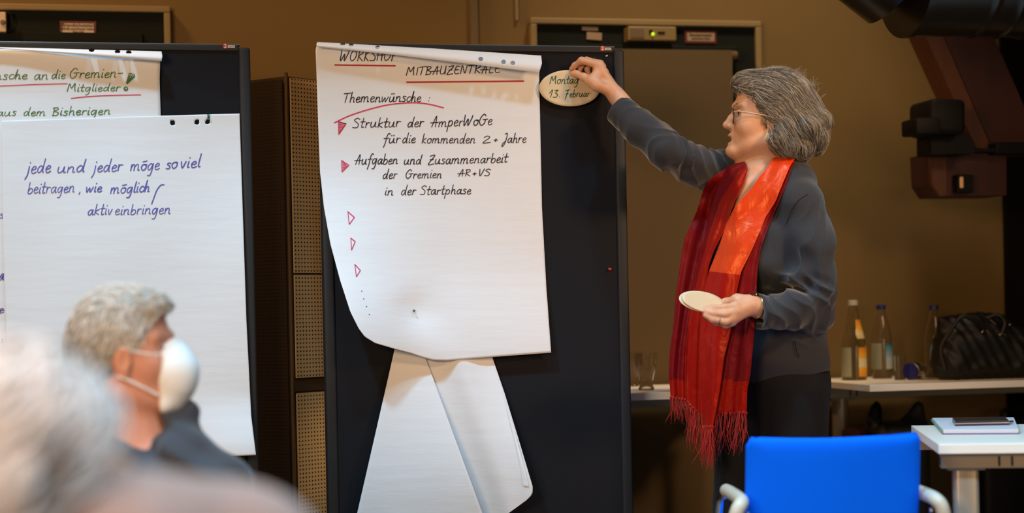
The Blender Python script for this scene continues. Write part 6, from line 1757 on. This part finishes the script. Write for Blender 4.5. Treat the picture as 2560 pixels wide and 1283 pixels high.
lb.ell(lp(0.100, -0.055), (0.012, 0.012, 0.02), LA, 0.01)
for sd in (-1, 1):
    lb.cap(lp(0.012, -0.065, 0.050 * sd), lp(0.095, -0.088, 0.014 * sd), 0.020, 0.016, 0.025)
    lb.ell(lp(0.096, 0.018, 0.034 * sd), (0.016, 0.012, 0.018), LA, 0.012, '-')
    lb.ell(lp(0.078, 0.018, 0.032 * sd), (0.0125, 0.0125, 0.0135), LA, 0.003)
    lb.ell(lp(0.006, -0.012, 0.074 * sd), (0.018, 0.031, 0.010), LA, 0.006)
lsh = at(470, 1440, ND + 0.06)
lb.cap(lp(-0.02, -0.07), lp(-0.03, -0.20), 0.056, 0.062, 0.03)
lt = np.array([*(lp(-0.03, 0)[:2] + ls[:2] * 0.10), lp(0, -0.38)[2]])
lb.ell(lt, (0.11, 0.24, 0.17), LA, 0.05)
lb.chain([lt - [0, 0, 0.10], (lt[0], lt[1], 0.48)], [0.13, 0.13], 0.05)
lk = []
for sd in (-1, 1):
    h0 = np.array([lt[0], lt[1], 0.48]) + ls * 0.09 * sd; k0 = h0 + lfw * 0.42 + [0, 0, 0.0]; f0 = np.array([k0[0], k0[1], 0.09])
    lb.chain([h0, k0, f0], [0.075, 0.055, 0.04], 0.03); lb.cap(f0 - [0, 0, 0.045], f0 + lfw * 0.12 - [0, 0, 0.055], 0.034, 0.028, 0.02); lk.append((h0, k0, f0))
bb = np.array([lp(-0.2, 0, -0.5), lp(-0.2, 0, 0.5), lp(0.65, 0, -0.5), lp(0.65, 0, 0.5)])
body_mesh('body', lb, np.arange(bb[:, 0].min(), bb[:, 0].max(), 0.009), np.arange(bb[:, 1].min(), bb[:, 1].max(), 0.009), axis_steps((0.0, lp(0, -0.14)[2], 0.010), (lp(0, -0.14)[2], lp(0, 0.14)[2], 0.006)), M_skin3, lis, 1)
lh = Body()
lh.ell(lp(-0.004, 0.030), (0.104, 0.100, 0.090), LA, 0.02)
lh.ell(lp(-0.05, -0.02), (0.068, 0.085, 0.082), LA, 0.03)
lh.ell(lp(0.110, -0.040), (0.074, 0.112, 0.16), LA, 0.012, '-')
bx = np.stack([lp(a, b, c) for a in (0.14, -0.14) for b in (-0.13, 0.16) for c in (-0.12, 0.12)])
g_ = [np.arange(bx[:, i].min(), bx[:, i].max(), 0.006) for i in range(3)]
lho = body_mesh('hair', lh, *g_, mat('hair_under_pale', (0.58, 0.50, 0.44), 0.6, noise=(40, 0.25)), lis, 1)
co = np.zeros(len(lho.data.vertices) * 3, np.float32); lho.data.vertices.foreach_get('co', co); co = co.reshape(-1, 3).astype(float)
N = 700; st = co[rng.choice(len(co), N)]; ph = rng.uniform(0, 6.28, N)
lflow = lambda P, s: -lfw[None] * 0.5 - lu[None] * (0.6 + 0.3 * np.sin(ph))[:, None] + ls[None] * (0.4 * np.sin(ph * 3))[:, None]
PTS = grow(lh, st, lflow, 10, rng.uniform(0.004, 0.007, N), np.full((N, 10), 0.002) + rng.uniform(0, 0.006, N)[:, None])
qs = (st - LC) @ LA.T
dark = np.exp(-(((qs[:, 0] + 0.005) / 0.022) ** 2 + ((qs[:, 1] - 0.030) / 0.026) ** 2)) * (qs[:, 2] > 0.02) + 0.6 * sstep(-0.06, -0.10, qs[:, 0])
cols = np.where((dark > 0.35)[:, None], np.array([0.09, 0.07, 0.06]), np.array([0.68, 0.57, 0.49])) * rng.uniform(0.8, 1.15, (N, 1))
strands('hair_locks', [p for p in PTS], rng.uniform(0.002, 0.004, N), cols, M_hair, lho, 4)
M_mauve = cloth('knit_mauve', (0.27, 0.178, 0.145), weave=260, strength=0.6)
kn_ = Body()
kn_.ell(lt, (0.135, 0.26, 0.185), LA, 0.05)
kn_.cap(at(330, 1385, ND + 0.03), at(600, 1425, ND + 0.10), 0.088, 0.080, 0.04)
kn_.cap(at(-260, 1420, ND - 0.05), at(120, 1420, ND), 0.07, 0.07, 0.05)
kn_.chain([at(600, 1425, ND + 0.10), at(690, 1640, ND + 0.22), at(520, 1800, ND + 0.42)], [0.080, 0.065, 0.050], 0.03)
kn_.chain([at(-260, 1420, ND - 0.05), at(-330, 1700, ND + 0.05), at(-150, 1800, ND + 0.3)], [0.075, 0.065, 0.05], 0.03)
kn_.chain([lt - [0, 0, 0.08], (lt[0], lt[1], 0.50)], [0.16, 0.16], 0.05)
kn_.cap(lp(-0.02, -0.10), lp(-0.025, -0.24), 0.060, 0.066, 0.012, '-')
kn_.disp = lambda P: -0.003 * np.sin(P[:, 2] * 60 + P[:, 0] * 40)
bb = np.array([at(-420, 1500, ND - 0.2), at(820, 1500, ND - 0.2), at(820, 1500, ND + 0.6), at(-420, 1500, ND + 0.6)])
body_mesh('pullover', kn_, np.arange(bb[:, 0].min(), bb[:, 0].max(), 0.009), np.arange(bb[:, 1].min(), bb[:, 1].max(), 0.009), np.arange(0.36, at(400, 1120, ND)[2], 0.009), M_mauve, lis, 1)
tz = Body()
for h0, k0, f0 in lk:
    tz.chain([h0, k0, f0 - [0, 0, 0.02]], [0.095, 0.074, 0.060], 0.03)
    sh = Body(); sh.cap(f0 - [0, 0, 0.045], f0 + lfw * 0.13 - [0, 0, 0.052], 0.043, 0.037, 0.02); sh.plane((0, 0, 0.002), (0, 0, -1), 0.003); sh.plane((0, 0, 0.085), (0, 0, 1), 0.004)
    cc = f0 + lfw * 0.06
    body_mesh('shoe', sh, np.arange(cc[0] - 0.15, cc[0] + 0.15, 0.009), np.arange(cc[1] - 0.15, cc[1] + 0.15, 0.009), np.arange(-0.01, 0.10, 0.008), M_black, lis, 1)
body_mesh('trousers', tz, np.arange(lt[0] - 0.5, lt[0] + 0.6, 0.011), np.arange(lt[1] - 0.5, lt[1] + 0.6, 0.011), np.arange(0.04, 0.62, 0.011), M_trouser, lis, 1)
